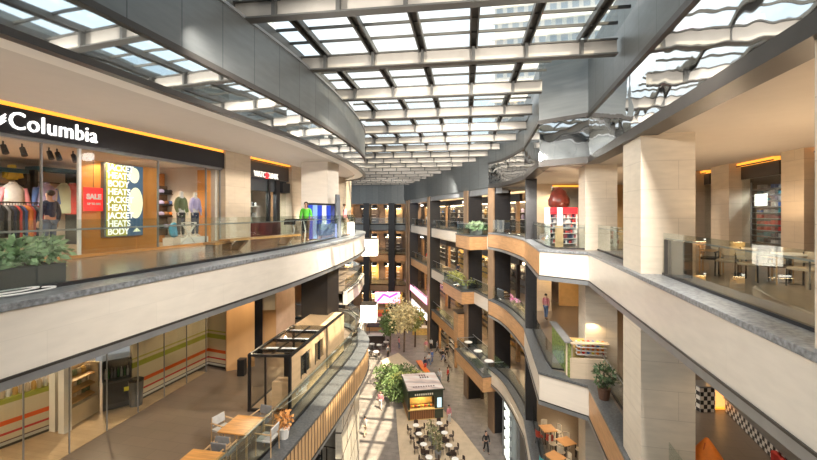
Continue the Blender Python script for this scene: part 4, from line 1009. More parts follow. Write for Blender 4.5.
pslab(.02, .06, .1, LS, .08, PH - .05, 'glass_wall', SHOPG)
pslab(.75, WX - .1, .25, .75, .08, .95, 'counter', WOODP)
pslab(WX * .35, WX - .15, LS * .45, LS * .6, .08, 1.5, 'coffee_machine_shelf', BLACK)
mb = MB()
M_ = Matrix(((vy.x, 0, ux.x, 0), (vy.y, 0, ux.y, 0), (0, 1, 0, 0), (0, 0, 0, 1)))
mb.text('COFFEE', Matrix.Translation(pv(WX + .005, LS * .28, .5)) @ M_, .36, .006, .01); mb.build('letters', WHITE, pv_t)
# ---- tables & chairs
LW = mat('light_wood_frame', (.52, .34, .18), .5, var=.12)
c4 = [Vector(at_z(x, y, z1 + .74)) for x, y in ((224, 429.6), (238.7, 416.5), (261, 419), (245, 433))]
ctr = sum(c4, Vector((0, 0))) / 4; ud = ((c4[1] - c4[0]) + (c4[2] - c4[3])).normalized(); wd = ((c4[3] - c4[0]).length + (c4[2] - c4[1]).length) / 2; ld = ((c4[1] - c4[0]).length + (c4[2] - c4[3]).length) / 2
tr = math.atan2(ud.y, ud.x) - math.pi / 2
tb = cafe_table('cafe_table', 'square orange-wood cafe table with chairs nearest the pavilion', WOODT, LW, .95, 1.0)
place(tb, False, (ctr.x, ctr.y, z1), tr, tb['label'])
c2 = ctr - Vector((ud.x, ud.y)) * 1.95 + Vector((-.5, 0))
c2 = Vector(at_z(196, 462, z1 + .74))
place(tb, True, (c2.x, c2.y, z1), tr, 'square orange-wood cafe table cut off by the lower edge, left of the glass')
wc_ = armchair('cafe_armchair', 'pale wood armchair', LW, GRYC)
ws_ = armchair('cafe_armchair', 'white-backed armchair', LW, WHTC)
def chair_at(proto, used, ang, dist, c, lab):
    a = tr + math.radians(ang); p = c + Vector((math.sin(a) * -dist, math.cos(a) * dist)); return place(proto, used, (p.x, p.y, z1), a, lab)
chair_at(ws_, False, 75, .78, ctr, 'white-backed pale wood armchair on the shop side of the near cafe table')
chair_at(wc_, False, 180, .85, ctr, 'grey-cushioned armchair in front of the square cafe table')
chair_at(wc_, True, -8, .85, ctr, 'grey-backed armchair between the square cafe table and the pavilion')
chair_at(ws_, True, -90, .8, ctr, 'white-backed armchair on the glass side of the near cafe table')
chair_at(wc_, True, 0, .8, c2, 'grey-backed armchair at the cut-off cafe table by the lower edge')
pp = at_z(284, 425, z1 + .4)
t = thing('potted_plant', (pp[0], pp[1], z1), 'orange flowering plant in a pot against the terrace glass by the pavilion', 'plant')
MB().lathe((pp[0], pp[1], z1), [(.13, 0), (.17, .3), (.18, .32)], 12).build('pot', WHITE, t)
f = foliage((pp[0], pp[1], z1 + .55), (.25, .25, .25), 160, .13, .04, 91).build('flower_foliage', mat('orange_petals', (.75, .33, .10), .6, var=.4), t)
# walls further along the terrace
WOODW = mat('warm_wood_wall', (.50, .29, .13), .45, var=.12, scale=1.4, stretch=(1, 1, .2))
PNKW = mat('pinkish_plaster', (.58, .40, .28), .6)
def wallseg(pa, pb, d0, d1, m, name='wall_left_shops', h=4.4, th=.3):
    a, b = kp(pa, d0), kp(pb, d1); return struct(MB().bar((a.x, a.y, z1 + h / 2), (b.x, b.y, z1 + h / 2), th, h).build(name, m))
wallseg(226, 254, 17.8, 18.4, WOODW); wallseg(254, 262, 19.6, 19.8, mat('black_screen', (.01, .01, .012), .2)); wallseg(259, 275, 20.5, 21, WOODW); wallseg(274, 293, 21.5, 23, PNKW); wallseg(293, 306, 27, 28, PNKW); wallseg(304, 314, 25, 28, WOODW); wallseg(312, 330, 27, 27, mat('dark_wall', (.03, .025, .022), .5))
wallseg(226, 330, 30, 30, MATS['brown_shop_wall'])
a = kp(268, 20.2); t = tag(MB().obox((a.x, a.y, z1 + 2.5), (.7, .05, .8), TH + .2).build('wall_picture', mat('pale_picture', (.5, .45, .35), .5), loc=(a.x, a.y, z1 + 2.1)), 'small pale picture on the wooden wall behind the pavilion', 'picture')
p = kp(242, 17.3); t = tag(MB().obox((p.x, p.y, z1 + .35), (.3, .3, .7), TH).build('waste_bin', BLACK, loc=(p.x, p.y, z1)), 'small black bin against the warm wood wall left of the pavilion', 'bin')
struct(MB().box(-9.6, -8.2, 18.2, 19.6, z1, z1 + 4.5).build('column', mat('dark_wall', (.03, .025, .022), .5)))
for x, y, e in ((-9, 3, 45), (-9, 9, 45), (-10, 15, 70), (-14, 6, 130), (-14.5, 12, 130), (-11.5, 20, 90), (-10, 22, 60)): lamp('POINT', (x, y, z1 + 3.9), e * 2.2, (1, .78, .5), .2)  # unseen lamps added to fill the cafe terrace and shop
# ---- lower left floor, below the terrace: machinery-dark void and lit white fronts
z2 = ZL[2]
struct(MB().box(-18, -17.7, -7, 40, ZG, z1 - 1.4).build('wall_left_lower', MATS['brown_shop_wall']))
FRW = tiled('white_glazed_front', (.66, .60, .50), (.60, .54, .44), (.10, .085, .07), 1.6, 1.3, .05, .25, var=.1)
struct(MB().ribbon([(-7.55, 18.4), (-8.0, 21), (-8.5, 23.6), (-17.6, 24)], 0, .3, ZG, z1 - 1.45).build('wall_left_ground_front', FRW))
for k, (x, y) in enumerate(((-8.7, 12.6), (-8.8, 15.2), (-8.9, 17.5))):
    t = thing('storage_rack', (x, y, z2), ('nearest', 'middle', 'farthest')[k] + ' of the dark metal racks under the timber-slatted terrace', 'rack')
    for dx in (-.4, .4):
        for dy in (-.7, .7): MB().bar((x + dx, y + dy, z2), (x + dx, y + dy, z2 + 2.0), .05).build('upright', BLACK, t)
    for q in (.3, .9, 1.5, 1.95): MB().box(x - .4, x + .4, y - .7, y + .7, z2 + q, z2 + q + .04).build('shelf', BLACK, t)
# building beyond the bend of the left galleries
for lv, z in enumerate((-.35, -6.1, -11.9)):
    for j, (a, b) in enumerate((((-12.3, 30.5), (-24, 31)),)): pass
FARL = [(-14.2, 36), (-14.8, 41), (-16.3, 47), (-20, 52), (-30, 54)]
for lv, z in enumerate((-5.8, -11.6)):
    struct(MB().ribbon(FARL, 0, .4, z - 1.3, z).build('wall_left_far_fascia', STONEW)); struct(MB().prism(FARL + [(-40, 54), (-40, 36)], z - .25, z - .02).build('floor', FLOORD))
    struct(MB().prism([(p[0] - .3, p[1]) for p in FARL] + [(-40, 54), (-40, 36)], z - 1.3, z - 1.2).build('ceiling', CEIL))
    balustrade(FARL[:4], .2, z, 1.1, ('glass balustrade on the sunlit white balcony beyond the left galleries', 'glass balustrade on the lower white balcony beyond the left galleries')[lv], 1.8)
struct(MB().ribbon([(p[0] - 4.5, p[1]) for p in FARL], 0, .3, ZG, -1).build('wall_left_far', FRW))
p = kp(367, 37)
struct(MB().box(-24, -16, 35.5, 36, ZG, 3).build('wall_left_far_side', STONEW))
# bright lantern box at the end of the upper left coping
# ================================================================== RIGHT-HAND GALLERIES (near)
SR = 10.3; zr = ZR[0]
YR = lambda px, lat=SR: along(px, lat)
ZRr = lambda px, py, lat=SR: zat(lat, along(px, lat), py)
# pilasters/windows by pixel columns of the photo: window A 695-711, pilaster 711-737, window B 737-781, pilaster 781-840
wA, wA1, wB0, wB1, wC0 = YR(690), YR(711), YR(737), YR(781), YR(812)
def pil(y0, y1, d=.45): struct(MB().box(SR - d, SR + .3, min(y0, y1), max(y0, y1), zr, 3.87).build('pilaster', PILAST))
pil(YR(711, 9.8), YR(729, 9.8), .5); pil(YR(781, 9.8), YR(804, 9.8), .5); pil(-6, YR(828, 9.8), .5); pil(YR(694, 9.8), YR(694, 9.8) + 3.0, .5)
struct(MB().box(SR - .45, SR + .2, wA + 3.0, 33, zr, 3.87).build('wall_right_shops', PILAST))
struct(MB().box(SR + 4, SR + 4.2, -7, 33, zr, 3.87).build('wall_right_back', mat('dark_store_wall', (.06, .055, .06), .6)))
cove(wA1 + .05, wA + .1, SR + .02, 3.84, 'orange cove light over the narrow shop window right of the near stone column', -1)
cove(wB1 + .05, wB0 + .35, SR + .02, 3.84, 'orange cove light over the wide dark shop window at the right', -1)
cove(YR(835), YR(810), SR + .02, 3.84, 'orange cove light past the pilaster at the far right', -1)
def shopwin(y0, y1, lab, seed):
    t = thing('shop_window', (SR, (y0 + y1) / 2, zr), lab, 'shop window'); R = random.Random(seed)
    MB().box(SR - .05, SR + .1, y0, y1, 3.15, 3.70).build('header_panel', mat('dark_header', (.035, .03, .028), .35), t)
    MB().box(SR - .05, SR + .1, y1 - .5, y1, zr, 3.15).build('side_panel', mat('dark_blue_panel', (.015, .022, .035), .6, spec=.2), t)
    MB().box(SR - .02, SR, y0, y1 - .5, zr + .1, 3.15).build('glass_pane', SHOPG, t)
    mb = MB()
    zq = zr + .4
    while zq < 3.0: mb.box(SR + 1.0, SR + 1.5, y0 - 1.2, y1 + .6, zq, zq + .03); zq += .26
    mb.build('shelf', mat('steel_shelf', (.25, .30, .32), .3, metal=.5), t)
    for y in (y0 - 1, (y0 + y1) / 2, y1 + .5): MB().box(SR + 1.0, SR + 1.04, y - .02, y + .02, zr, 3.1).build('upright', WHITEM, t)
    return t
shopwin(wA1 + .02, wA + .1, 'narrow dark shop window with steel shelving right of the near stone column', 1)
shopwin(wB1, wB0 + .4, 'wide dark shop window with shelves of red and dark goods between tan pilasters', 2)
R = random.Random(11)
boxcol = [REDC, RED, C_('maroon', (.2, .02, .03)), GRYC, WHTC, BLUC, NAVY, C_('teal_box', (.03, .2, .25)), BLKC]
for (y0, y1, dens) in ((wB1 - .8, wB0 + .6, 9), (wA1 - .4, wA + .4, 6)):
    zq = zr + .43; row = 0
    while zq < 2.9:
        for k in range(dens):
            y = y0 + (y1 - y0) * (k + .5) / dens
            cm = R.choice(boxcol[:3] if (1 < row < 5 and dens == 9) else boxcol[3:])
            tag(MB().box(SR + 1.02, SR + 1.3, y - .13, y + .12, zq, zq + R.uniform(.1, .2)).build('carton', cm, loc=(SR + 1.15, y, zq)), 'carton on the shelves behind the dark windows of the right-hand shop', 'box', 'cartons in the right shop windows')
        zq += .26; row += 1
tag(MB().box(SR + .35, SR + .4, YR(745, SR), YR(756, SR) , 2.0, 2.5).build('light_box', emis('pale_lit_panel', (.8, .85, .8), .9), loc=(SR + .4, YR(750), 2)), 'pale lit square box inside the wide dark shop window', 'light')
t = thing('white_rack', (SR + .4, YR(703), zr), 'thin white wire rack standing inside the narrow dark shop window', 'rack'); yw = YR(703)
for dy in (-.3, .3): MB().bar((SR + .4, yw + dy, zr), (SR + .4, yw + dy, zr + 1.9), .04).build('post', WHITE, t)
for q in (.4, .9, 1.4, 1.88): MB().bar((SR + .4, yw - .3, zr + q), (SR + .4, yw + .3, zr + q), .03).build('crossbar', WHITE, t)
lamp('POINT', (SR + .7, YR(758), 3.0), 60, (.85, .95, 1), .2); lamp('POINT', (SR + .7, YR(702), 3.0), 30, (.85, .95, 1), .2)
# seating behind the right-hand glass
t = thing('menu_board', (5.6, 11.4, zr), 'dark framed board standing behind the glass beside the near stone column', 'board')
p = at_d(681, 262, 10.3)
MB().obox((p.x, p.y, zr + .5), (.55, .06, .95), TH).build('board_panel', mat('dark_board', (.03, .03, .03), .3), t); MB().obox((p.x - .25, p.y + .1, zr + .5), (.04, .3, 1.0), TH).build('easel_leg', BLACK, t)
loungers = [armchair('lounge_chair', 'x', BLACK, BEIC), armchair('lounge_chair', 'x', LW, BLKC)]
used = [0, 0]
for i, (px, d, rz, k, lab) in enumerate(((712, 11.2, 1.0, 1, 'dark-seated chair behind the right glass, next to the framed board'), (728, 10.6, -.6, 0, 'beige chair with black legs behind the right glass, beside the round table'), (752, 9.9, 2.2, 0, 'beige chair with black legs behind the right glass, second from the right edge'), (775, 9.6, .4, 1, 'dark-seated chair behind the right glass, below the wide shop window'), (806, 9.0, -1.2, 0, 'beige chair with black legs behind the glass at the right edge'))):
    v = kp(px, d); place(loungers[k], used[k], (v.x, v.y, zr), rz, lab); used[k] = 1
rt = cafe_table('round_table', 'small round white-topped table behind the right glass near the framed board', WHITE, BLACK, .7, rnd=True)
v = kp(740, 10.9); place(rt, 0, (v.x, v.y, zr), 0, rt['label'])
v = kp(790, 9.5); place(rt, 1, (v.x, v.y, zr), 0, 'small round white-topped table behind the glass near the right edge')
for x, y, e in ((7, 5, 90), (7, 10, 90), (7.5, 16, 80), (7, 24, 80), (6.8, 0, 70)): lamp('POINT', (x, y, 3.2), e, (1, .74, .46), .25)  # added warm fill for the upper right gallery
# book / gift racks on the projecting corner
def rack(px0, px1, d, lab, seed):
    a, b = kp(px0, d), kp(px1, d + .25); dd = (b - a).normalized(); W = (b - a).length; rz = math.atan2(dd.y, dd.x); nn = Vector((-dd.y, dd.x, 0)); c = (a + b) / 2 + nn * .2
    t = thing('display_rack', (c.x, c.y, zr + .03), lab, 'display rack'); H = 1.95; zb = zr + .03
    for s in (a, b): q = s + nn * .2; MB().obox((q.x, q.y, zb + H / 2), (.05, .4, H), rz).build('side_panel', WHITE, t)
    q = c + nn * .18; MB().obox((q.x, q.y, zb + H / 2), (W, .04, H), rz).build('back_panel', WHITE, t)
    q = c - nn * .21; MB().obox((q.x, q.y, zb + H - .16), (W, .04, .32), rz).build('red_header', emis('red_lit_header', (.8, .02, .03), .5), t)
    R = random.Random(seed)
    for k in range(6):
        z = zb + .12 + k * .26; MB().obox((c.x, c.y, z), (W, .4, .025), rz).build('shelf', WHITE, t)
        for j in range(8):
            q = a + dd * (W * (j + .6) / 8.2) + nn * .16; hh = R.uniform(.1, .19)
            tag(MB().obox((q.x, q.y, z + .0125 + hh / 2), (W / 10, .2, hh), rz).build('boxed_item', R.choice([BLKC, REDC, NAVY, GRYC, C_('maroon', (.2, .02, .03)), WHTC]), loc=(q.x, q.y, z + .0125)), 'small boxed item on the shelves of the red-topped white racks', 'box', 'items on the red-topped racks')
rack(550, 561, 20.6, 'white display rack with red header, left of the pair behind the corner glass', 1)
rack(562.5, 577, 20.2, 'white display rack with red header, right of the pair beside the stone column', 2)
v = kp(559, 19.7); tag(MB().obox((v.x, v.y, zr + .55), (.32, .25, 1.05), TH).build('cardboard_stand', mat('cardboard', (.45, .3, .16), .8), loc=(v.x, v.y, zr + .03)), 'brown cardboard stand in front of the red-topped racks', 'stand')
v = kp(559, 24); t = thing('red_tree_decoration', (v.x, v.y, zr + 1.9), 'dark red rounded ornament rising behind the red-topped racks', 'decoration')
MB().box(v.x - .2, v.x + .2, v.y - .2, v.y + .2, zr, zr + 1.8).build('plinth', PILAST, t); MB().lathe((v.x, v.y, zr + 1.8), [(.25, 0), (.6, .35), (.62, .7), (.4, 1.2), (.1, 1.45)], 14).build('ornament_body', mat('dark_red_gloss', (.16, .03, .02), .3, var=.4, scale=4), t, smooth=True)
# right wall further away: tan pier and lit shop fronts, top floor and the floor below
for lv, z in enumerate((ZR[0], ZR[1], ZR[2])):
    v0, v1 = kp(534, 30), kp(551, 30); 
    struct(MB().box(v0.x, v1.x, v0.y, v0.y + .8, z, z + 3.9).build('pilaster', PILAST))
    struct(MB().box(4.6, 17, 33.4, 33.8, z, z + 4.4).build('wall_right_far_shops', mat('honey_lit_wall', (.62, .40, .18), .6)))
    lamp('POINT', (4.2, 30.5, z + 3.4), 170, (1, .68, .34), .25); lamp('POINT', (8, 27, z + 3.4), 120, (1, .72, .42), .25)  # unseen fill lamps added on each of these floors
a, b = kp(553, 30), kp(580, 30)
t = thing('cove_light', (6, 29.8, 3.8), 'orange cove light deep behind the red-topped racks', 'light'); MB().bar((a.x, a.y, 3.72), (b.x, b.y, 3.72), .2, .12).build('light_strip', ORANGE, t)
struct(MB().bar((a.x, a.y + .2, 1.9), (b.x, b.y + .2, 1.9), .2, 3.5).build('wall_right_panel', mat('grey_shop_panel', (.16, .155, .15), .5)))
# ---- one floor down
zq = ZR[1]
struct(MB().box(11.5, 11.8, -7, 33, zq, zq + 4.5).build('wall_right_shops', mat('brown_lower_wall', (.30, .19, .10), .5, var=.15)))
CHK = None
def checker():
    m, nt, b = _nt('black_white_checks'); Nn = nt.nodes; Ln = nt.links
    v = wallvec(Nn, Ln); c = Nn.new('ShaderNodeTexChecker'); c.inputs['Scale'].default_value = 6.5; c.inputs[1].default_value = (.75, .72, .66, 1); c.inputs[2].default_value = (.012, .012, .012, 1)
    mp_ = Nn.new('ShaderNodeMapping'); mp_.inputs['Location'].default_value = (.03, .03, .01); Ln.new(v, mp_.inputs['Vector']); Ln.new(mp_.outputs[0], c.inputs['Vector']); Ln.new(c.outputs['Color'], b.inputs['Base Color']); b.inputs['Roughness'].default_value = .4; return m
CHK = checker()
a, b = Vector(at_z(725, 411, zq)), Vector(at_z(775, 462, zq))
t = thing('checkered_counter', (a.x, a.y, zq), 'long low wall with black and white checks on the lower right gallery', 'counter')
d_ = (b - a).normalized(); b2 = b + d_ * 3; nn = Vector((-d_.y, d_.x))
if nn.x < 0: nn = -nn
q0, q1 = a + nn * .1, b2 + nn * .1
MB().bar((q0.x, q0.y, zq + .24), (q1.x, q1.y, zq + .24), .2, .46).build('checkered_front', CHK, t); MB().bar((q0.x, q0.y, zq + .49), (q1.x, q1.y, zq + .49), .3, .04).build('ledge', STEELC, t)
v = Vector(at_z(700, 412, zq)); t = thing('checkered_column', (v.x, v.y, zq), 'short checkered block beside the near stone column one floor down', 'block')
MB().obox((v.x + .2, v.y + .3, zq + .45), (.55, .55, .9), TH).build('checkered_body', CHK, t); MB().obox((v.x + .2, v.y + .3, zq + .92), (.6, .6, .05), TH).build('top', STEELC, t)
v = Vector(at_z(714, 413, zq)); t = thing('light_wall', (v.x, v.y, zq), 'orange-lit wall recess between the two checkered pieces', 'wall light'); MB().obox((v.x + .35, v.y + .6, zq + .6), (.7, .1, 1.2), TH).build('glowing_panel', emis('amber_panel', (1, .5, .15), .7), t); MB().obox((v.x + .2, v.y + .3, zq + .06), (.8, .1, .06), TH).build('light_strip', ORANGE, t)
v = Vector(at_z(707, 463, zq + .3)); t = thing('bean_bag', (v.x, v.y, zq), 'orange folded fabric heap on the lower right gallery beside the stone column', 'cushion'); MB().lathe((v.x, v.y, zq), [(.42, 0), (.5, .15), (.38, .5), (.15, .85), (.04, 1.0)], 14).build('fabric', ORGC, t, smooth=True)
for k in range(5): MB().bar((v.x - .4 + .2 * k, v.y - .42, zq + .05), (v.x - .08 + .03 * k, v.y - .08, zq + .9), .03).build('fold', C_('dark_orange_cloth', (.5, .1, .02)), t)
v = Vector(at_z(786, 462, zq + .2)); t = thing('seat_cube', (v.x, v.y, zq), 'small red upholstered seat at the lower right corner', 'seat'); MB().obox((v.x, v.y, zq + .2), (.5, .5, .36)).build('cushion', REDC, t, bevel=.04); MB().obox((v.x, v.y, zq + .02), (.4, .4, .04)).build('base', BLACK, t)
for x, y, e in ((7, 6, 90), (7, 11, 90), (8, 17, 80), (6, 24, 90)): lamp('POINT', (x, y, zq + 3.9), e, (1, .74, .46), .25)  # added fill, no lamps modelled on this gallery
# potted plant between columns
v = Vector(at_z(607, 414, zq)); v = Vector((4.95, 17.2)); q = at_d(604, 391, (-v.x * math.sin(TH) + v.y * math.cos(TH))); 
t = thing('potted_plant', (q.x, q.y, zq), 'dark green leafy plant in a brown pot behind the glass between the stone columns', 'plant')
MB().lathe((q.x, q.y, zq), [(.18, 0), (.24, .4), (.25, .45), (.2, .45)], 14).build('pot', C_('brown_pot', (.10, .05, .03)), t)
MB().cyl((q.x, q.y, zq + .5), (q.x, q.y, zq + 1.0), .03, seg=6).build('stem', BARK, t)
f = foliage((q.x, q.y, zq + .95), (.36, .36, .42), 260, .18, .04, 77).build('plant_foliage', mat('dark_leaf', (.06, .10, .04), .5, var=.5, scale=2), t)
# green-walled kiosk
a, b, c = Vector(at_z(570, 378, zq)), Vector(at_z(553, 352, zq)), Vector(at_z(588, 380, zq))
KH = zat(a.x, a.y, 333) - zq; KH = 1.55
t = thing('market_kiosk', (a.x, a.y, zq), 'tan kiosk with a mossy green side wall and coloured goods behind the projecting corner', 'kiosk')
MOSS = mat('moss_wall', (.16, .20, .05), .8, var=.7, scale=9)
def quadp(p, q, z0_, z1_, th, name, m): return MB().bar((p.x, p.y, (z0_ + z1_) / 2), (q.x, q.y, (z0_ + z1_) / 2), th, z1_ - z0_).build(name, m, t)
quadp(a, b, zq, zq + KH, .1, 'side_wall', MOSS)
d_ = (c - a); d_ = Vector((1, .06)); c = a + d_ * 1.6
quadp(a, c, zq, zq + .9, .1, 'front_panel', PILAST); quadp(a + Vector((0, .8)), c + Vector((0, .8)), zq, zq + KH, .06, 'back_panel', mat('lit_back', (.7, .45, .18), .5))
quadp(a + Vector((.0, .2)), a + Vector((.02, .25)), zq, zq + KH, .3, 'corner_post', PILAST)
quadp(a - Vector((.05, .05)), b, zq + KH, zq + KH + .06, .35, 'top_ledge', GREY); quadp(a - Vector((0, .05)), c, zq + KH, zq + KH + .06, .3, 'top_ledge', PILAST)
for k in range(4):
    zk = zq + .95 + k * .17
    MB().box(a.x + .35, c.x, a.y + .35 - .0, a.y + .75, zk - .02, zk).build('shelf', WHITE, t)
    for j in range(6):
        x = a.x + .45 + j * .2
        tag(MB().ball((x, a.y + .5, zk + .06), (.07, .07, .06), 8, 6).build('fruit', [ORGC, RED, BLUC, YELC][(j + k) % 4] if k != 1 else ORGC, smooth=True, loc=(x, a.y + .5, zk)), 'round coloured item on the shelves of the green-walled kiosk', 'goods', 'coloured goods in the kiosk')
lamp('POINT', (a.x + 1, a.y + .3, zq + 2.4), 25, (1, .7, .35), .15)
v = kp(546, 27.5); person((v.x, v.y, zq), 2.6, 'person in a pink top standing at the corner of the floor below the book racks', PINKC, DENIM, HAIRB, .1, .1)
# ---- two floors down: coloured cafe tables
zq = ZR[2]
struct(MB().box(9.2, 9.5, 10, 33, zq, zq + 4.4).build('wall_right_shops', mat('dark_cafe_wall', (.12, .07, .035), .5)))
ot = cafe_table('cafe_table', 'x', mat('orange_tabletop', (.66, .33, .13), .35), BLACK, .78, .78)
spots = [((548, 428), 'orange square table beside the red sofa chairs, farthest of the three', ((-1, 'red', 'red'), (0, 'red', 'red'))), ((566, 441), 'orange square table with white wire chairs, middle of the three', ()), ((555, 456), 'orange square table beside the teal chair, nearest of the three', ())]
TEALC = mat('teal_plastic', (.04, .33, .36), .4); WHP = mat('cream_plastic', (.68, .58, .44), .4); REDP = mat('red_plastic', (.36, .04, .02), .4); GRNP = mat('green_plastic', (.12, .28, .08), .4)
protos = {k: stool_chair('cafe_chair', 'x', m) for k, m in (('w', WHP), ('r', REDP), ('t', TEALC), ('g', GRNP))}; usedc = {k: 0 for k in protos}
lay = [[('r', 180, 'red cafe chair in front of the farthest orange table'), ('r', 130, 'red cafe chair on the right side of the farthest orange table'), ('w', 10, 'cream chair behind the farthest orange table'), ('w', -60, 'cream chair left behind the farthest orange table')],
       [('w', 150, 'cream chair in front of the middle orange table'), ('w', 80, 'cream chair left of the middle orange table'), ('w', -10, 'cream chair behind the middle orange table'), ('w', -100, 'cream chair right of the middle orange table')],
       [('t', 120, 'teal chair left of the nearest orange table'), ('g', 190, 'green chair in front of the nearest orange table'), ('w', -70, 'cream chair right of the nearest orange table')]]
for i, ((px, py), lab, _) in enumerate(spots):
    x, y = at_z(px, py, zq + .74); place(ot, i > 0, (x, y, zq), .35 + .2 * i, lab)
    for k, ang, l2 in lay[i]:
        aa = math.radians(ang); place(protos[k], usedc[k], (x - .66 * math.sin(aa), y + .66 * math.cos(aa), zq), aa, l2); usedc[k] = 1
for x, y, e in ((4, 19.5, 110), (4.5, 24, 90)): lamp('POINT', (x, y, zq + 3.9), e, (1, .70, .38), .25)  # unseen warm fill added above the cafe tables
# curved shop with white lit fins at street level under the granite ledge
cs = thing('curved_shop', (1.3, 24, ZG), 'curved street-level shop front with stacked white lit panels under the granite ledge', 'shopfront')
CL = [(1.95, 19.6), (1.72, 23), (1.6, 26.6), (.98, 29.6), (.3, 32.6)]; CL = smooth_line(CL, 4)
MB().ribbon(CL, -.25, -.4, ZG, ZR[2] - 1.3).build('curved_wall', mat('dark_curved_wall', (.05, .045, .04), .3), cs)
LW2 = emis('white_lit_fin', (.92, 1, .93), .5)
for k in range(6):
    MB().bar((.42, 32.1, ZG + .6 + k * .75), (.78, 30.5, ZG + .6 + k * .75), .12, .42).build('lit_panel', LW2, cs)
MB().ribbon([q for q in CL if q[1] > 22], -.12, -.2, ZG + 4.45, ZG + 4.75).build('lit_strip', LW2, cs)
for k in range(5):
    q = CL[-1 - k * 3]; MB().bar((q[0] - .02, q[1], ZG), (q[0] - .02, q[1], ZG + 4.9), .08).build('mullion', STEELC, cs)
MB().ribbon(CL[3:], .08, -.25, ZG + 5.0, ZG + 5.25).build('canopy', STONE, cs)
# ================================================================== FAR FAÇADE: railings, shops, shoppers
WARM = mat('warm_wall', (.62, .42, .22), .6, var=.2, scale=1.5); DKW = mat('dark_shop_wall', (.05, .035, .03), .5, var=.3); GLD = mat('golden_wall', (.75, .50, .15), .6, var=.2)
floors = ['top gallery', 'middle gallery', 'lower gallery', 'street level']
baysn = ['between the two nearest dark piers', 'between the second and third dark piers', 'between the third and fourth dark piers', 'past the farthest dark pier']
kinds = {(0, 0): (DKW, LILC, 'dark shop with a lilac mannequin'), (0, 1): (DKW, WHTC, 'dark shop with pale clothes, orange frame'), (0, 2): (DKW, BLUC, 'dark shop with a blue lit sign'), (0, 3): (WARM, WHTC, 'warm shop with pale counters'),
         (1, 0): (GRYC, WHTC, 'grey shop front with a round white lamp'), (1, 1): (GLD, BEIC, 'golden shop with cream clothes'), (1, 2): (DKW, BLKC, 'black shop with a blue lit sign'), (1, 3): (WARM, BEIC, 'tan shop with framed goods'),
         (2, 0): (GLD, ORGC, 'amber-lit shop with a brown interior'), (2, 1): (WARM, ORGC, 'orange booth front'), (2, 2): (GLD, YELC, 'yellow-lit shop over the pink banner'), (2, 3): (DKW, BLKC, 'dim brown shop'),
         (3, 0): (mat('grey_mural', (.35, .31, .28), .6, var=.5, scale=2.5), WHTC, 'grey mural wall front'), (3, 1): (DKW, BEIC, 'dark cafe front'), (3, 2): (WARM, ORGC, 'orange-lit kiosk front'), (3, 3): (WARM, REDC, 'cafe front')}
BSGN = emis('blue_lit_sign', (.25, .35, 1.0), 2.5); WSGN = emis('white_lit_sign', (1, .95, .85), 3.0)
def fbar(t0, t1, o, za, zb, th): a, b = Vector(fp(t0, o)), Vector(fp(t1, o)); return MB().bar((a.x, a.y, (za + zb) / 2), (b.x, b.y, (za + zb) / 2), th, zb - za)
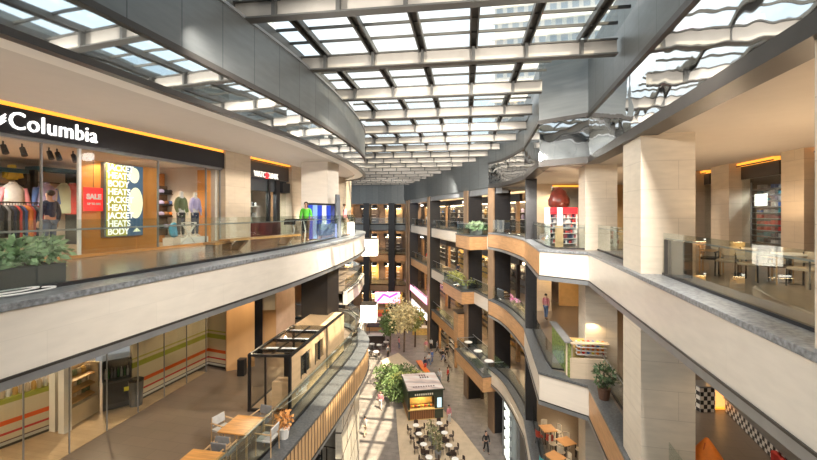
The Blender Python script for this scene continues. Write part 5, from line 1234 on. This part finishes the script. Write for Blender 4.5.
for lv in range(4):
    zf = ZF[lv] if lv < 3 else ZG
    for k, (t0, t1) in enumerate(bays[1:]):
        wm, cm, desc = kinds[(lv, k)]
        o = 2.6 if lv < 3 else 1.2
        q = fp((t0 + t1) / 2, o); h = 3.1 if lv < 3 else 3.6
        s = thing('shopfront', (*q, zf), '%s, %s, %s pier bay, far facade' % (desc, floors[lv], ['nearest', 'second', 'third', 'farthest'][k]), 'shopfront')
        fbar(t0 - .5, t1 + .5, o + 1.6, zf, zf + h, .1).build('back_wall', wm, s)
        fbar(t0 - .5, t1 + .5, o, zf + h, zf + h + .7, .3).build('sign_board', DKW if lv != 3 else BLACK, s)
        tm = (t0 + t1) / 2
        for tt in (t0 + .1, tm, t1 - .1): fbar(tt - .15, tt + .15, o, zf, zf + h, .3).build('pillar', WOODO if (lv + k) % 2 == 0 else DKW, s)
        if (lv, k) in ((0, 2), (1, 2)): fbar(tm - 1.6, tm + 1.6, o - .2, zf + h + .2, zf + h + .55, .06).build('lit_letters', BSGN, s)
        elif lv < 3 and (lv, k) not in ((2, 3), (1, 1)): fbar(tm - .9, tm + .9, o - .2, zf + h + .22, zf + h + .42, .06).build('lit_letters', WSGN, s)
        fbar(t0 + .2, t1 - .2, o - .02, zf + .1, zf + h, .02).build('glass_pane', SHOPG, s)
        fbar(t0, t1, o + .8, zf + h - .06, zf + h, .5).build('ceiling_light', emis('shop_ceiling_glow', (1, .74, .42), 15.0 if wm is not DKW else 9.0), s)
        for j in range(3): fbar(t0 + .4, t1 - .4, o + 1.35, zf + .7 + j * .7, zf + .74 + j * .7, .4).build('shelf', WHITE if wm is DKW else DKW, s)
        R = random.Random(100 + lv * 10 + k)
        nm = max(4, min(7, int((t1 - t0) * 1.1)))
        for j in range(1, 3):
            for i in range(nm):
                tt = t0 + .6 + (t1 - t0 - 1.2) * i / (nm - 1); p = fp(tt, o + 1.3); zz_ = zf + .74 + j * .7; hh = R.uniform(.25, .5)
                tag(MB().lathe((p[0], p[1], zz_), [(.14, 0), (.17, hh * .5), (.13, hh * .8), (.05, hh)], 6).build('shop_goods', R.choice([cm, cm, BEIC, WHTC, GRYC, BLKC]), loc=(p[0], p[1], zz_)), 'merchandise in the %s, %s bay' % (desc, ['nearest', 'second', 'third', 'farthest'][k]), 'merchandise', 'merchandise in the %s, bay %s' % (desc, ['nearest', 'second', 'third', 'farthest'][k]))
        if lv == 3: continue
        # a gallery railing in this bay
        a0, b0 = fp(t0, .25), fp(t1, .25)
        rl = thing('glass_balustrade', ((a0[0] + b0[0]) / 2, (a0[1] + b0[1]) / 2, zf), 'glass balustrade, %s of the far right facade, %s bay between dark piers' % (floors[lv], ['nearest', 'second', 'third', 'farthest'][k]), 'balustrade')
        nn_ = max(2, int((t1 - t0) / 1.6))
        for i in range(nn_): fbar(t0 + (t1 - t0) * i / nn_ + .02, t0 + (t1 - t0) * (i + 1) / nn_ - .02, .25, zf, zf + 1.05, .02).build('glass_pane', GLASS, rl)
        fbar(t0, t1, .25, zf + 1.05, zf + 1.09, .05).build('handrail', STEELC, rl); fbar(t0, t1, .25, zf, zf + .05, .07).build('base_channel', BLACK, rl)
for i, (lv, (t0, t1), pro) in enumerate(((0, BAL[0], 1.7), (1, BAL[1], 1.3), (2, BAL[2], 1.8))):
    z = ZF[lv]; ln = [fp(t0 + .1, .1), fp(t0 + .1, -pro + .1), fp(t1 - .1, -pro + .1), fp(t1 - .1, .1)]
    r = thing('glass_balustrade', (*fp((t0 + t1) / 2, -pro), z), 'glass balustrade around the orange timber balcony on the ' + floors[lv], 'balustrade')
    for a, b in zip(ln, ln[1:]):
        a, b = Vector(a), Vector(b); n_ = max(1, int((b - a).length / 1.6))
        for j in range(n_):
            p, q = a + (b - a) * (j / n_), a + (b - a) * ((j + 1) / n_); MB().bar((p.x, p.y, z + .5), (q.x, q.y, z + .5), .02, 1.0).build('glass_pane', GLASS, r)
        MB().bar((a.x, a.y, z + 1.03), (b.x, b.y, z + 1.03), .05, .04).build('handrail', STEELC, r)
# planting and chairs on the balconies
for i, (lv, f, col_) in enumerate(((0, .5, LEAFP), (1, .45, LEAFY))):
    t0, t1 = BAL[lv]; p = fp(t0 + (t1 - t0) * f, -.3); z = ZF[lv]
    t = thing('planter', (*p, z), 'long planter of ' + ('grey green' if lv == 0 else 'yellow green') + ' foliage on the timber balcony of the ' + floors[lv], 'planter')
    fbar(t0 + 1, t1 - 1, -.3, z, z + .5, .5).build('planter_box', GREY, t)
    for j in range(4):
        q = fp(t0 + 1.3 + (t1 - t0 - 2.6) * j / 3, -.3); foliage((q[0], q[1], z + .75), (.8, .8, .35), 130, .28, .08, 300 + 10 * i + j).build('planter_foliage', col_, t)['kind'] = 'stuff'
t0, t1 = BAL[2]
bt = cafe_table('balcony_table', 'x', WHITE, BLACK, .8, rnd=True)
for j in range(3):
    q = fp(t0 + 1.3 + 2.6 * j, -.7); place(bt, j > 0, (q[0], q[1], ZF[2]), 0, ('nearest', 'middle', 'farthest')[j] + ' small white table on the lowest timber balcony')
t = thing('timber_booth', (*fp(BAL[2][1] - 3, 1.2), ZF[2]), 'upright orange timber booth on the lower gallery behind the lowest balcony', 'booth')
q = at_d(463, 322, 43); MB().obox((q.x, q.y, ZF[2] + 1.5), (1.6, 1.6, 3.0), .4).build('booth_body', WOODO, t); MB().obox((q.x, q.y, ZF[2] + 3.05), (1.8, 1.8, .1), .4).build('booth_roof', BRONZE, t)
pc = [(0, 1, BLKC), (0, 0, GRYC), (1, 2, REDC), (0, 2, WHTC), (1, 1, NAVY), (2, 1, BEIC), (0, 3, PINKC), (1, 3, BLUC)]
cn = {id(BLKC): 'black', id(GRYC): 'grey', id(REDC): 'red', id(WHTC): 'white', id(NAVY): 'navy', id(BEIC): 'beige', id(PINKC): 'pink', id(BLUC): 'blue'}
for i, (lv, k, c) in enumerate(pc):
    t0, t1 = bays[1:][k]; q = fp(t0 + (t1 - t0) * .4, 1.0); person((q[0], q[1], ZF[lv]), random.uniform(0, 6), 'shopper in a %s top on the %s %s' % (cn[id(c)], floors[lv], baysn[k]), c, [DENIM, BLKC, BEIC][i % 3], HAIRB, .12, .1)
# pink lit banners
PK = emis('pink_banner', (.95, .42, .62), 1.2); PKD = emis('magenta_stroke', (.9, .04, .35), 1.2)
def banner(px0, px1, py0, py1, d0, d1, lab, stroke=True):
    a, b = at_d(px0, py0, d0), at_d(px1, py0, d1); h = (py1 - py0) / FPX * d0
    dx = Vector((b.x - a.x, b.y - a.y, 0)); n_ = Vector((-dx.y, dx.x, 0)).normalized()
    t = thing('lit_banner', (a.x, a.y, a.z - h), lab, 'banner')
    MB().bar((a.x, a.y, a.z - h / 2), (b.x, b.y, a.z - h / 2), .2, h).build('banner_panel', PK, t)
    if stroke:
        mb = MB()
        for f0, f1, g0, g1 in ((.1, .35, .2, .8), (.35, .55, .8, .6), (.55, .9, .5, .9)): 
            p, q = a + dx * f0 - n_ * .14, a + dx * f1 - n_ * .14; mb.bar((p.x, p.y, a.z - h + h * g0), (q.x, q.y, a.z - h + h * g1), .05, h * .16)
        mb.build('magenta_stroke', PKD, t)
    return t
banner(375, 400, 292, 303, 66, 66, 'wide white and magenta lit banner at the far end of the street')
tt0, tt1 = bays[1:][2]
t = thing('lit_banner', (*fp((tt0 + tt1) / 2, -.1), ZF[2]), 'pink lit banner on the lower gallery edge between the third and fourth dark piers', 'banner'); fbar(tt0, tt1, -.1, ZF[2] + .1, ZF[2] + 1.0, .12).build('banner_panel', PK, t)
t = thing('lit_strip', (*fp((tt0 + tt1) / 2, -.3), ZF[2] - 2.6), 'white lit sign strip under the lower gallery between the third and fourth dark piers', 'sign'); fbar(tt0, tt1 + 2, .2, ZF[2] - 2.5, ZF[2] - 1.5, .12).build('light_strip', emis('white_strip', (1, .95, .92), 1.5), t)
# white lit cube and lit windows at the end
def cube(px, py, d, s, lab):
    p = at_d(px, py, d); t = thing('lit_box_sign', (p.x, p.y, p.z - s / 2), lab, 'sign')
    MB().obox((p.x, p.y, p.z), (s, s, s * 1.1), TH).build('lit_face', emis('white_box_glow', (1, .93, .82), 1.6), t); MB().obox((p.x, p.y, p.z + s * .57), (s * 1.04, s * 1.04, .06), TH).build('cap', BRONZE, t); return t
cube(370, 247, 40, 1.5, 'glowing white box sign at the end of the upper left coping'); cube(369, 312, 50, 1.9, 'glowing white box sign one floor down beyond the left galleries')
for lv, z in enumerate((-.35, -6.1, -11.9, ZG)):
    for j, x in enumerate((-19.3, -24.3, -29.8, -35)):
        t = thing('shopfront', (x, EY + 4.8, z), ('%s shop front on the far end wall, %s floor, %s from right' % (['warm', 'dark', 'tan', 'amber'][(lv + j) % 4], ['top', 'middle', 'lower', 'street'][lv], ['first', 'second', 'third', 'fourth'][j])), 'shopfront')
        wm = [WARM, DKW, WOODO, GLD][(lv + j) % 4]
        MB().box(x - 3.3, x + .3, EY + 4.6, EY + 4.8, z, z + 3.2).build('back_wall', wm, t); MB().box(x - 3.3, x + .3, EY + 3.5, EY + 3.7, z + 3.0, z + 3.7).build('sign_board', BLKP, t)
        MB().box(x - 2.5, x - .8, EY + 3.42, EY + 3.5, z + 3.2, z + 3.5).build('lit_letters', WSGN, t); MB().box(x - 3, x, EY + 3.8, EY + 4.4, z + 2.9, z + 2.95).build('ceiling_light', MATS['shop_ceiling_glow'] if 'shop_ceiling_glow' in MATS else LEDW, t)
        for q in (.5, 1.1, 1.7): MB().box(x - 3, x - .2, EY + 4.2, EY + 4.6, z + q, z + q + .05).build('shelf', WHITE, t)
    if lv < 3:
        r = thing('glass_balustrade', (-28, EY + .15, z), 'glass balustrade of the far end wall, %s floor' % ['top', 'middle', 'lower'][lv], 'balustrade')
        for j in range(14): MB().box(-44 + 2 * j + .02, -42 + 2 * j - .02, EY + .14, EY + .16, z, z + 1.05).build('glass_pane', GLASS, r)
        MB().box(-44, -16, EY + .12, EY + .18, z + 1.05, z + 1.09).build('handrail', STEELC, r)
for x, y, z, e in ((-5, 52, 3, 160), (-1.5, 44, 3, 140), (-11, 66, 3, 140), (-26, 76, 2.6, 200), (-5, 52, -3, 160), (-1.5, 44, -3, 150), (-11, 66, -3, 140), (-26, 76, -3, 200), (-5, 52, -9, 170), (-1.5, 44, -9, 160), (-11, 66, -9, 140), (-26, 76, -9, 220), (-24, 70, -14, 260), (-6, 55, -14, 200), (2, 40, -14, 180)):
    lamp('POINT', (x + 1.4, y, z), e * 1.6, (1, .72, .42), .3)  # added warm fill sources along the far galleries
# ================================================================== STREET LEVEL
zg = ZG
# kiosk with poster roof
c = [Vector(at_z(*p, zg)) for p in ((408.5, 421.5), (443, 418.5))]
kd = (c[1] - c[0]); KW = kd.length; kd.normalize(); kn = Vector((-kd.y, kd.x)); rz = math.atan2(kd.y, kd.x)
KD = 3.7; KH = 2.75
def kq(a, b, z): q = c[0] + kd * a + kn * b; return Vector((q.x, q.y, zg + z))
kt = thing('street_kiosk', (c[0].x, c[0].y, zg), 'green-framed food kiosk with a pale painted roof standing in the middle of the street', 'kiosk')
def kb(a0, a1, b0, b1, z0_, z1_, name, m): 
    return MB().hexa([kq(a0, b0, z0_), kq(a1, b0, z0_), kq(a1, b1, z0_), kq(a0, b1, z0_), kq(a0, b0, z1_), kq(a1, b0, z1_), kq(a1, b1, z1_), kq(a0, b1, z1_)]).build(name, m, kt)
KG = mat('kiosk_dark_green', (.035, .045, .03), .4); KWD = slatted('kiosk_slats', (.07, .025, .01), (.26, .11, .04), .22)
kb(0, KW, .05, KD, .1, .95, 'counter_front', KWD); kb(-.05, KW + .05, -.05, .3, .95, 1.02, 'counter_top', mat('brass_ledge', (.55, .38, .14), .35))
kb(-.05, KW + .05, -.03, KD, 0, .1, 'plinth', MATS['brass_ledge'])
for a in (.06, KW * .78, KW - .06): kb(a - .07, a + .07, .0, .14, .1, KH, 'post', KG)
for a in (.06, KW - .06): kb(a - .07, a + .07, KD - .14, KD, .1, KH, 'post', KG)
kb(0, KW, .0, .14, 2.15, KH, 'sign_board', KG); kb(0, .1, 0, KD, .95, KH, 'side_panel', KG); kb(KW - .1, KW, 0, KD, .1, KH, 'side_panel', KG)
kb(KW * .79, KW - .02, -.02, .1, .1, 2.15, 'menu_panel', KG); kb(KW * .83, KW - .15, -.05, 0, 1.1, 2.0, 'menu_poster', emis('pale_blue_poster', (.45, .65, .72), .6))
kb(.15, KW * .76, 1.2, 1.3, 1.0, 2.2, 'back_shelf', GLD); kb(.1, KW * .76, .5, .9, 2.08, 2.13, 'lamp_strip', LEDW)
kb(.15, KW * .76, .25, .8, 1.02, 1.3, 'display_case', SHOPG)
mb = MB(); M_ = Matrix(((kd.x, 0, -kn.x, 0), (kd.y, 0, -kn.y, 0), (0, 1, 0, 0), (0, 0, 0, 1)))
mb.box(0, .001, 0, .001, 0, .001)
for k in range(9): q = kq(KW * .2 + k * .2, -.01, 2.4); mb.obox((q.x, q.y, q.z), (.12, .03, .16), rz)
mb.build('sign_letters', mat('pale_sign_letters', (.7, .65, .5), .5), kt)
def roofpaint():
    m, nt, b = _nt('painted_kiosk_roof'); Nn = nt.nodes; Ln = nt.links; tcn = Nn.new('ShaderNodeTexCoord'); no_ = Nn.new('ShaderNodeTexNoise'); no_.inputs['Scale'].default_value = .9; no_.inputs['Detail'].default_value = 3
    mp_ = Nn.new('ShaderNodeMapping'); mp_.inputs['Scale'].default_value = (.5, 1.6, 1); Ln.new(tcn.outputs['Object'], mp_.inputs[0]); Ln.new(mp_.outputs[0], no_.inputs[0])
    r = Nn.new('ShaderNodeValToRGB'); E = r.color_ramp.elements; E[0].position = .35; E[0].color = (.42, .35, .34, 1); E[1].position = .65; E[1].color = (.75, .73, .71, 1); e = E.new(.48); e.color = (.70, .56, .50, 1); Ln.new(no_.outputs['Fac'], r.inputs[0]); Ln.new(r.outputs[0], b.inputs['Base Color']); b.inputs['Roughness'].default_value = .5; return m
kb(-.15, KW + .15, -.2, KD + .1, KH, KH + .1, 'roof_edge', KG); kb(-.05, KW + .05, -.1, KD, KH + .1, KH + .13, 'roof_poster', roofpaint())
mb = MB()
for k, (b_, w_) in enumerate(((.55, .75), (2.6, .35), (3.1, .3))): 
    for j in range(int(12 * w_)): q = kq((KW * .18 if k == 0 else KW * .5) + j * .24, b_, KH + .14); mb.obox((q.x, q.y, q.z), (.15, .22 if k == 0 else .35, .01), rz)
mb.build('roof_lettering', mat('dark_roof_lettering', (.12, .07, .07), .5), kt)
R = random.Random(21)
for j in range(11):
    q = kq(.35 + (KW * .76 - .6) * j / 10, .5, 1.03); cm = [ORGC, YELC, RED, ORGC, GRNP][j % 5]
    tag(MB().ball((q.x, q.y, q.z + .1), (.12, .12, .1), 8, 6).build('fruit_heap', cm, smooth=True, loc=q), 'heap of coloured food in the lit kiosk counter', 'food', 'food in the kiosk counter')
q = kq(KW * .4, .6, 1.9); lamp('POINT', q, 30, (1, .75, .4), .1)
# tables and chairs in front of the kiosk
BRC = mat('brown_woven_chair', (.055, .035, .028), .6, var=.3, scale=12); 
gt = cafe_table('terrace_table', 'x', WHITE, BLACK, .55, rnd=True); gch = stool_chair('terrace_chair', 'x', BRC); ug = 0; uc = 0
rowsp = [((416, 425), 'left row, first from the kiosk'), ((419, 433.5), 'left row, second from the kiosk'), ((423.5, 444), 'left row, third from the kiosk'), ((429, 457), 'left row, fourth from the kiosk'), ((439.5, 423), 'right row, first from the kiosk'), ((444.5, 432.5), 'right row, second from the kiosk'), ((449, 445), 'right row, third from the kiosk'), ((455, 459), 'right row, fourth from the kiosk')]
for (px, py), w_ in rowsp:
    x, y = at_z(px, py, zg + .8); place(gt, ug, (x, y, zg + .06), 0, 'white round terrace table, ' + w_); ug = 1
    for j, ang in enumerate((20, 110, 200, 290)):
        aa = math.radians(ang + R.uniform(-12, 12)); d_ = .58
        place(gch, uc, (x - d_ * math.sin(aa), y + d_ * math.cos(aa), zg + .06), aa, 'brown chair, %s side of the terrace table in the %s' % (('far', 'left', 'near', 'right')[j], w_)); uc = 1
# small bushes between the rows of tables
for j, (px, py) in enumerate(((431, 441), (434, 449), (438, 458))):
    x, y = at_z(px, py, zg); t = thing('potted_bush', (x, y, zg + .06), ('farthest', 'middle', 'nearest')[j] + ' thin olive bush in a pot between the two rows of terrace tables', 'plant')
    MB().lathe((x, y, zg + .06), [(.22, 0), (.28, .45), (.24, .45)], 10).build('pot', GREY, t); MB().cyl((x, y, zg + .4), (x, y, zg + 1.3), .03, seg=5).build('stem', BARK, t)
    foliage((x, y, zg + 1.2), (.38, .38, .6), 110, .2, .05, 500 + j).build('bush_foliage', mat('olive_leaf', (.20, .20, .09), .5, var=.5, scale=2), t)
# planter bed with bushes behind the kiosk
pb = [at_z(*p, zg) for p in ((393, 398.5), (381, 366), (398, 358), (422, 378), (425, 393))]
t = thing('planter_bed', (*at_z(402, 385, zg), zg), 'raised bed of dense green bushes directly behind the street kiosk', 'planter')
MB().prism(pb, zg, zg + .7).build('bed_wall', mat('pale_bed_wall', (.52, .42, .30), .6), t)
for j, (px, py) in enumerate(((388, 372), (396, 376), (404, 381), (412, 387), (391, 384), (399, 390), (405, 372), (416, 379))):
    x, y = at_z(px, py, zg + 1.2); foliage((x, y, zg + 1.15), (1.6, 1.6, .75), 620, .27, .09, 600 + j).build('bush_foliage', [LEAFM, LEAFM, LEAFY, LEAFM, LEAFM][j % 5], t)['kind'] = 'stuff'
# trees
def tree(px, py_base, h, lab, seed, lm, rad, n=900):
    x, y = at_z(px, py_base, zg); t = thing('street_tree', (x, y, zg), lab, 'tree'); R2 = random.Random(seed)
    mb = MB(); mb.cyl((x, y, zg), (x + .1, y, zg + h * .55), .14, .09, 8)
    for k in range(6):
        a = R2.uniform(0, 6.3); zz_ = h * R2.uniform(.35, .6); mb.cyl((x + .05, y, zg + zz_), (x + rad * .7 * math.cos(a), y + rad * .7 * math.sin(a), zg + zz_ + h * .25), .06, .02, 5)
    mb.build('trunk', BARK, t)
    for k in range(5):
        a = k * 1.26 + R2.uniform(-.3, .3); rr = rad * (.5 if k else 0)
        foliage((x + rr * math.cos(a), y + rr * math.sin(a), zg + h * (.62 + .09 * (k % 3))), (rad * .7, rad * .7, h * .22), n // 5, .42, .12, seed + k).build('tree_foliage', lm, t)['kind'] = 'stuff'
LEAFG = mat('golden_leaf', (.68, .58, .32), .5, var=.4, scale=2, spec=.3)
tree(404, 352, 7.2, 'tall golden leafy street tree standing behind the planter bed', 700, LEAFG, 1.9, 1600)
tree(390, 352, 5.8, 'narrower green street tree left of the golden tree', 720, LEAFM, 1.2, 800)
tree(415, 347, 6.0, 'pale loose street tree right of the golden tree near the far piers', 740, LEAFY, 1.3, 700)
# orange boat-shaped bench
a, b = at_z(418.5, 364, zg), at_z(428, 377, zg); a, b = Vector(a), Vector(b)
t = thing('orange_bench', (a.x, a.y, zg), 'long orange street bench beside the planter bed', 'bench'); MB().bar((a.x, a.y, zg + .42), (b.x, b.y, zg + .42), .7, .12).build('seat', mat('orange_gloss', (.75, .17, .02), .3), t, bevel=.03)
for f in (.15, .85): q = a + (b - a) * f; MB().obox((q.x, q.y, zg + .18), (.4, .4, .36), .4).build('leg', BLACK, t)
# market stands far along the street
for j, (px, py, cm, lab) in enumerate(((374, 330, REDC, 'red-topped cafe counter at the far left of the street'), (384, 326, ORGC, 'orange-topped cafe counter at the end of the street'), (377, 342, BLKC, 'dark cafe counter in front of the red-topped one'), (420, 334, ORGC, 'bright orange stall beside the far piers'))):
    x, y = at_z(px, py, zg); t = thing('cafe_counter', (x, y, zg), lab, 'counter'); MB().obox((x, y, zg + .55), (2.4, 1.2, 1.1), .2).build('counter_body', [WOODO, DKW, BRC, GLD][j], t); MB().obox((x, y, zg + 1.14), (2.6, 1.4, .08), .2).build('counter_top', WHITE, t)
    for s in (-1.2, 1.2): MB().bar((x + s, y, zg), (x + s, y, zg + 2.5), .08).build('post', BLACK, t)
    MB().obox((x, y, zg + 2.5), (2.9, 1.8, .12), .2).build('awning', cm, t)
ft_ = cafe_table('cafe_table', 'x', WHITE, BLACK, .8, rnd=True); u = 0
for j, (px, py) in enumerate(((372, 349), (379, 350), (386, 347), (367, 356), (376, 357))):
    x, y = at_z(px, py, zg); place(ft_, u, (x, y, zg), 0, ('white table in front of the far cafe counters, %s from the left' % ['second', 'fourth', 'fifth', 'first', 'third'][j])); u = 1
    for k in range(3):
        aa = k * 2.1 + j; place(gch, 1, (x - .7 * math.sin(aa), y + .7 * math.cos(aa), zg), aa, 'brown woven chair at the far cafe tables down the street', 'chairs at the far cafe tables')
# people in the street
ppl = [((380.5, 409), .3, PINKC, WHTC, 'person in pink and white walking alone on the sunlit paving left of the kiosk', 1), ((365, 436), 2.8, WHTC, BEIC, 'person in a white and pink outfit at the lower left of the street', 1), ((486, 452.5), .5, BLKC, BLKC, 'person in black walking alone on the dark paving right of the terrace', 1),
       ((439.5, 384), .2, WHTC, GRYC, 'person in white walking just right of the kiosk roof', 1), ((425, 371), 1.0, NAVY, REDC, 'person in navy and red beside the orange bench', 0), ((429, 366), 4.0, WHTC, DENIM, 'person in white right behind the orange bench', 1), ((432, 363), 2.5, BLUC, DENIM, 'person in a light blue top behind the orange bench', 1), ((426, 352), .5, PINKC, BEIC, 'person in pink farther along the street past the bench', 1),
       ((431, 350), 3, WHTC, BLKC, 'person in white and black beside the pink-topped walker', 1), ((443, 362), 1, BLKC, DENIM, 'person in black walking near the brown storefront hedge', 1), ((447, 358), 4, BLKC, BLKC, 'second person in black near the brown storefront', 1), ((437, 353), 2, GRYC, BLKC, 'person in grey walking along the far storefronts', 1), ((448, 382), 1.4, REDC, BLKC, 'person in red beside the wall under the timber balcony', 0), ((449, 424), .9, PINKC, WHTC, 'person in pale pink standing beside the right row of terrace tables', 0),
       ((399, 349), 2.2, PINKC, DENIM, 'person in pink under the golden tree', 0), ((388, 358), 1, GRYC, BLKC, 'person in grey at the left end of the planter bed', 0)]
for i, (p, rz_, a, b, lab, wk) in enumerate(ppl):
    x, y = at_z(*p, zg); person((x, y, zg), rz_, lab, a, b, HAIRB if i % 3 else HAIRN, .24 if wk else .02, .16 if wk else .03, .98, long_hair=(i % 4 == 0))
# low hedge & chairs beside the brown storefront
for j, (px, py) in enumerate(((446, 366), (450, 371), (441, 357))):
    x, y = at_z(px, py, zg); place(gch, 1, (x, y, zg), 1.0 + j, ('nearest', 'middle', 'farthest')[(1, 0, 2)[j]] + ' of the brown chairs outside the brown storefront under the balcony')
# street level wall under the lowest balcony
for x, y, e in ((-4, 24, 420), (-6, 38, 420), (-10, 55, 350)): pass
# neighbouring towers outside, seen through the roof
def tower(x, y, w_, d_, h, lab, m):
    t = thing('neighbouring_tower', (x, y, 0), lab, 'building'); MB().box(x - w_ / 2, x + w_ / 2, y - d_ / 2, y + d_ / 2, -17, h).build('tower_body', m, t)
    mb = MB(); z = 12
    while z < h: mb.box(x - w_ / 2 - .6, x + w_ / 2 + .6, y - d_ / 2 - .6, y - d_ / 2, z, z + 1.0); z += 3.4
    mb.build('balcony_band', WHITE, t); MB().box(x - w_ / 2 - .3, x + w_ / 2 + .3, y - d_ / 2 - .3, y + d_ / 2 + .3, h, h + .8).build('parapet', WHITE, t)
TW = tiled('tower_windows', (.42, .47, .52), (.36, .42, .48), (.72, .70, .66), 2.2, 3.4, .5, .3, var=.05)
tower(12, 98, 26, 18, 110, 'pale residential tower with white balconies seen through the middle of the glass roof', TW)
tower(-75, 95, 24, 18, 105, 'second pale tower seen through the left part of the glass roof', TW)

t = thing('neighbouring_tower', (0, -60, 0), 'unseen tall block added behind the viewpoint to shade the near part of the roof', 'building')  # out-of-view block added to cut the sun from the near roof
MB().box(-40, 37, -60, -17.5, -17, 150).build('tower_body', TW, t); MB().box(-40.4, 37.4, -60.4, -17.1, 150, 151).build('parapet', WHITE, t)
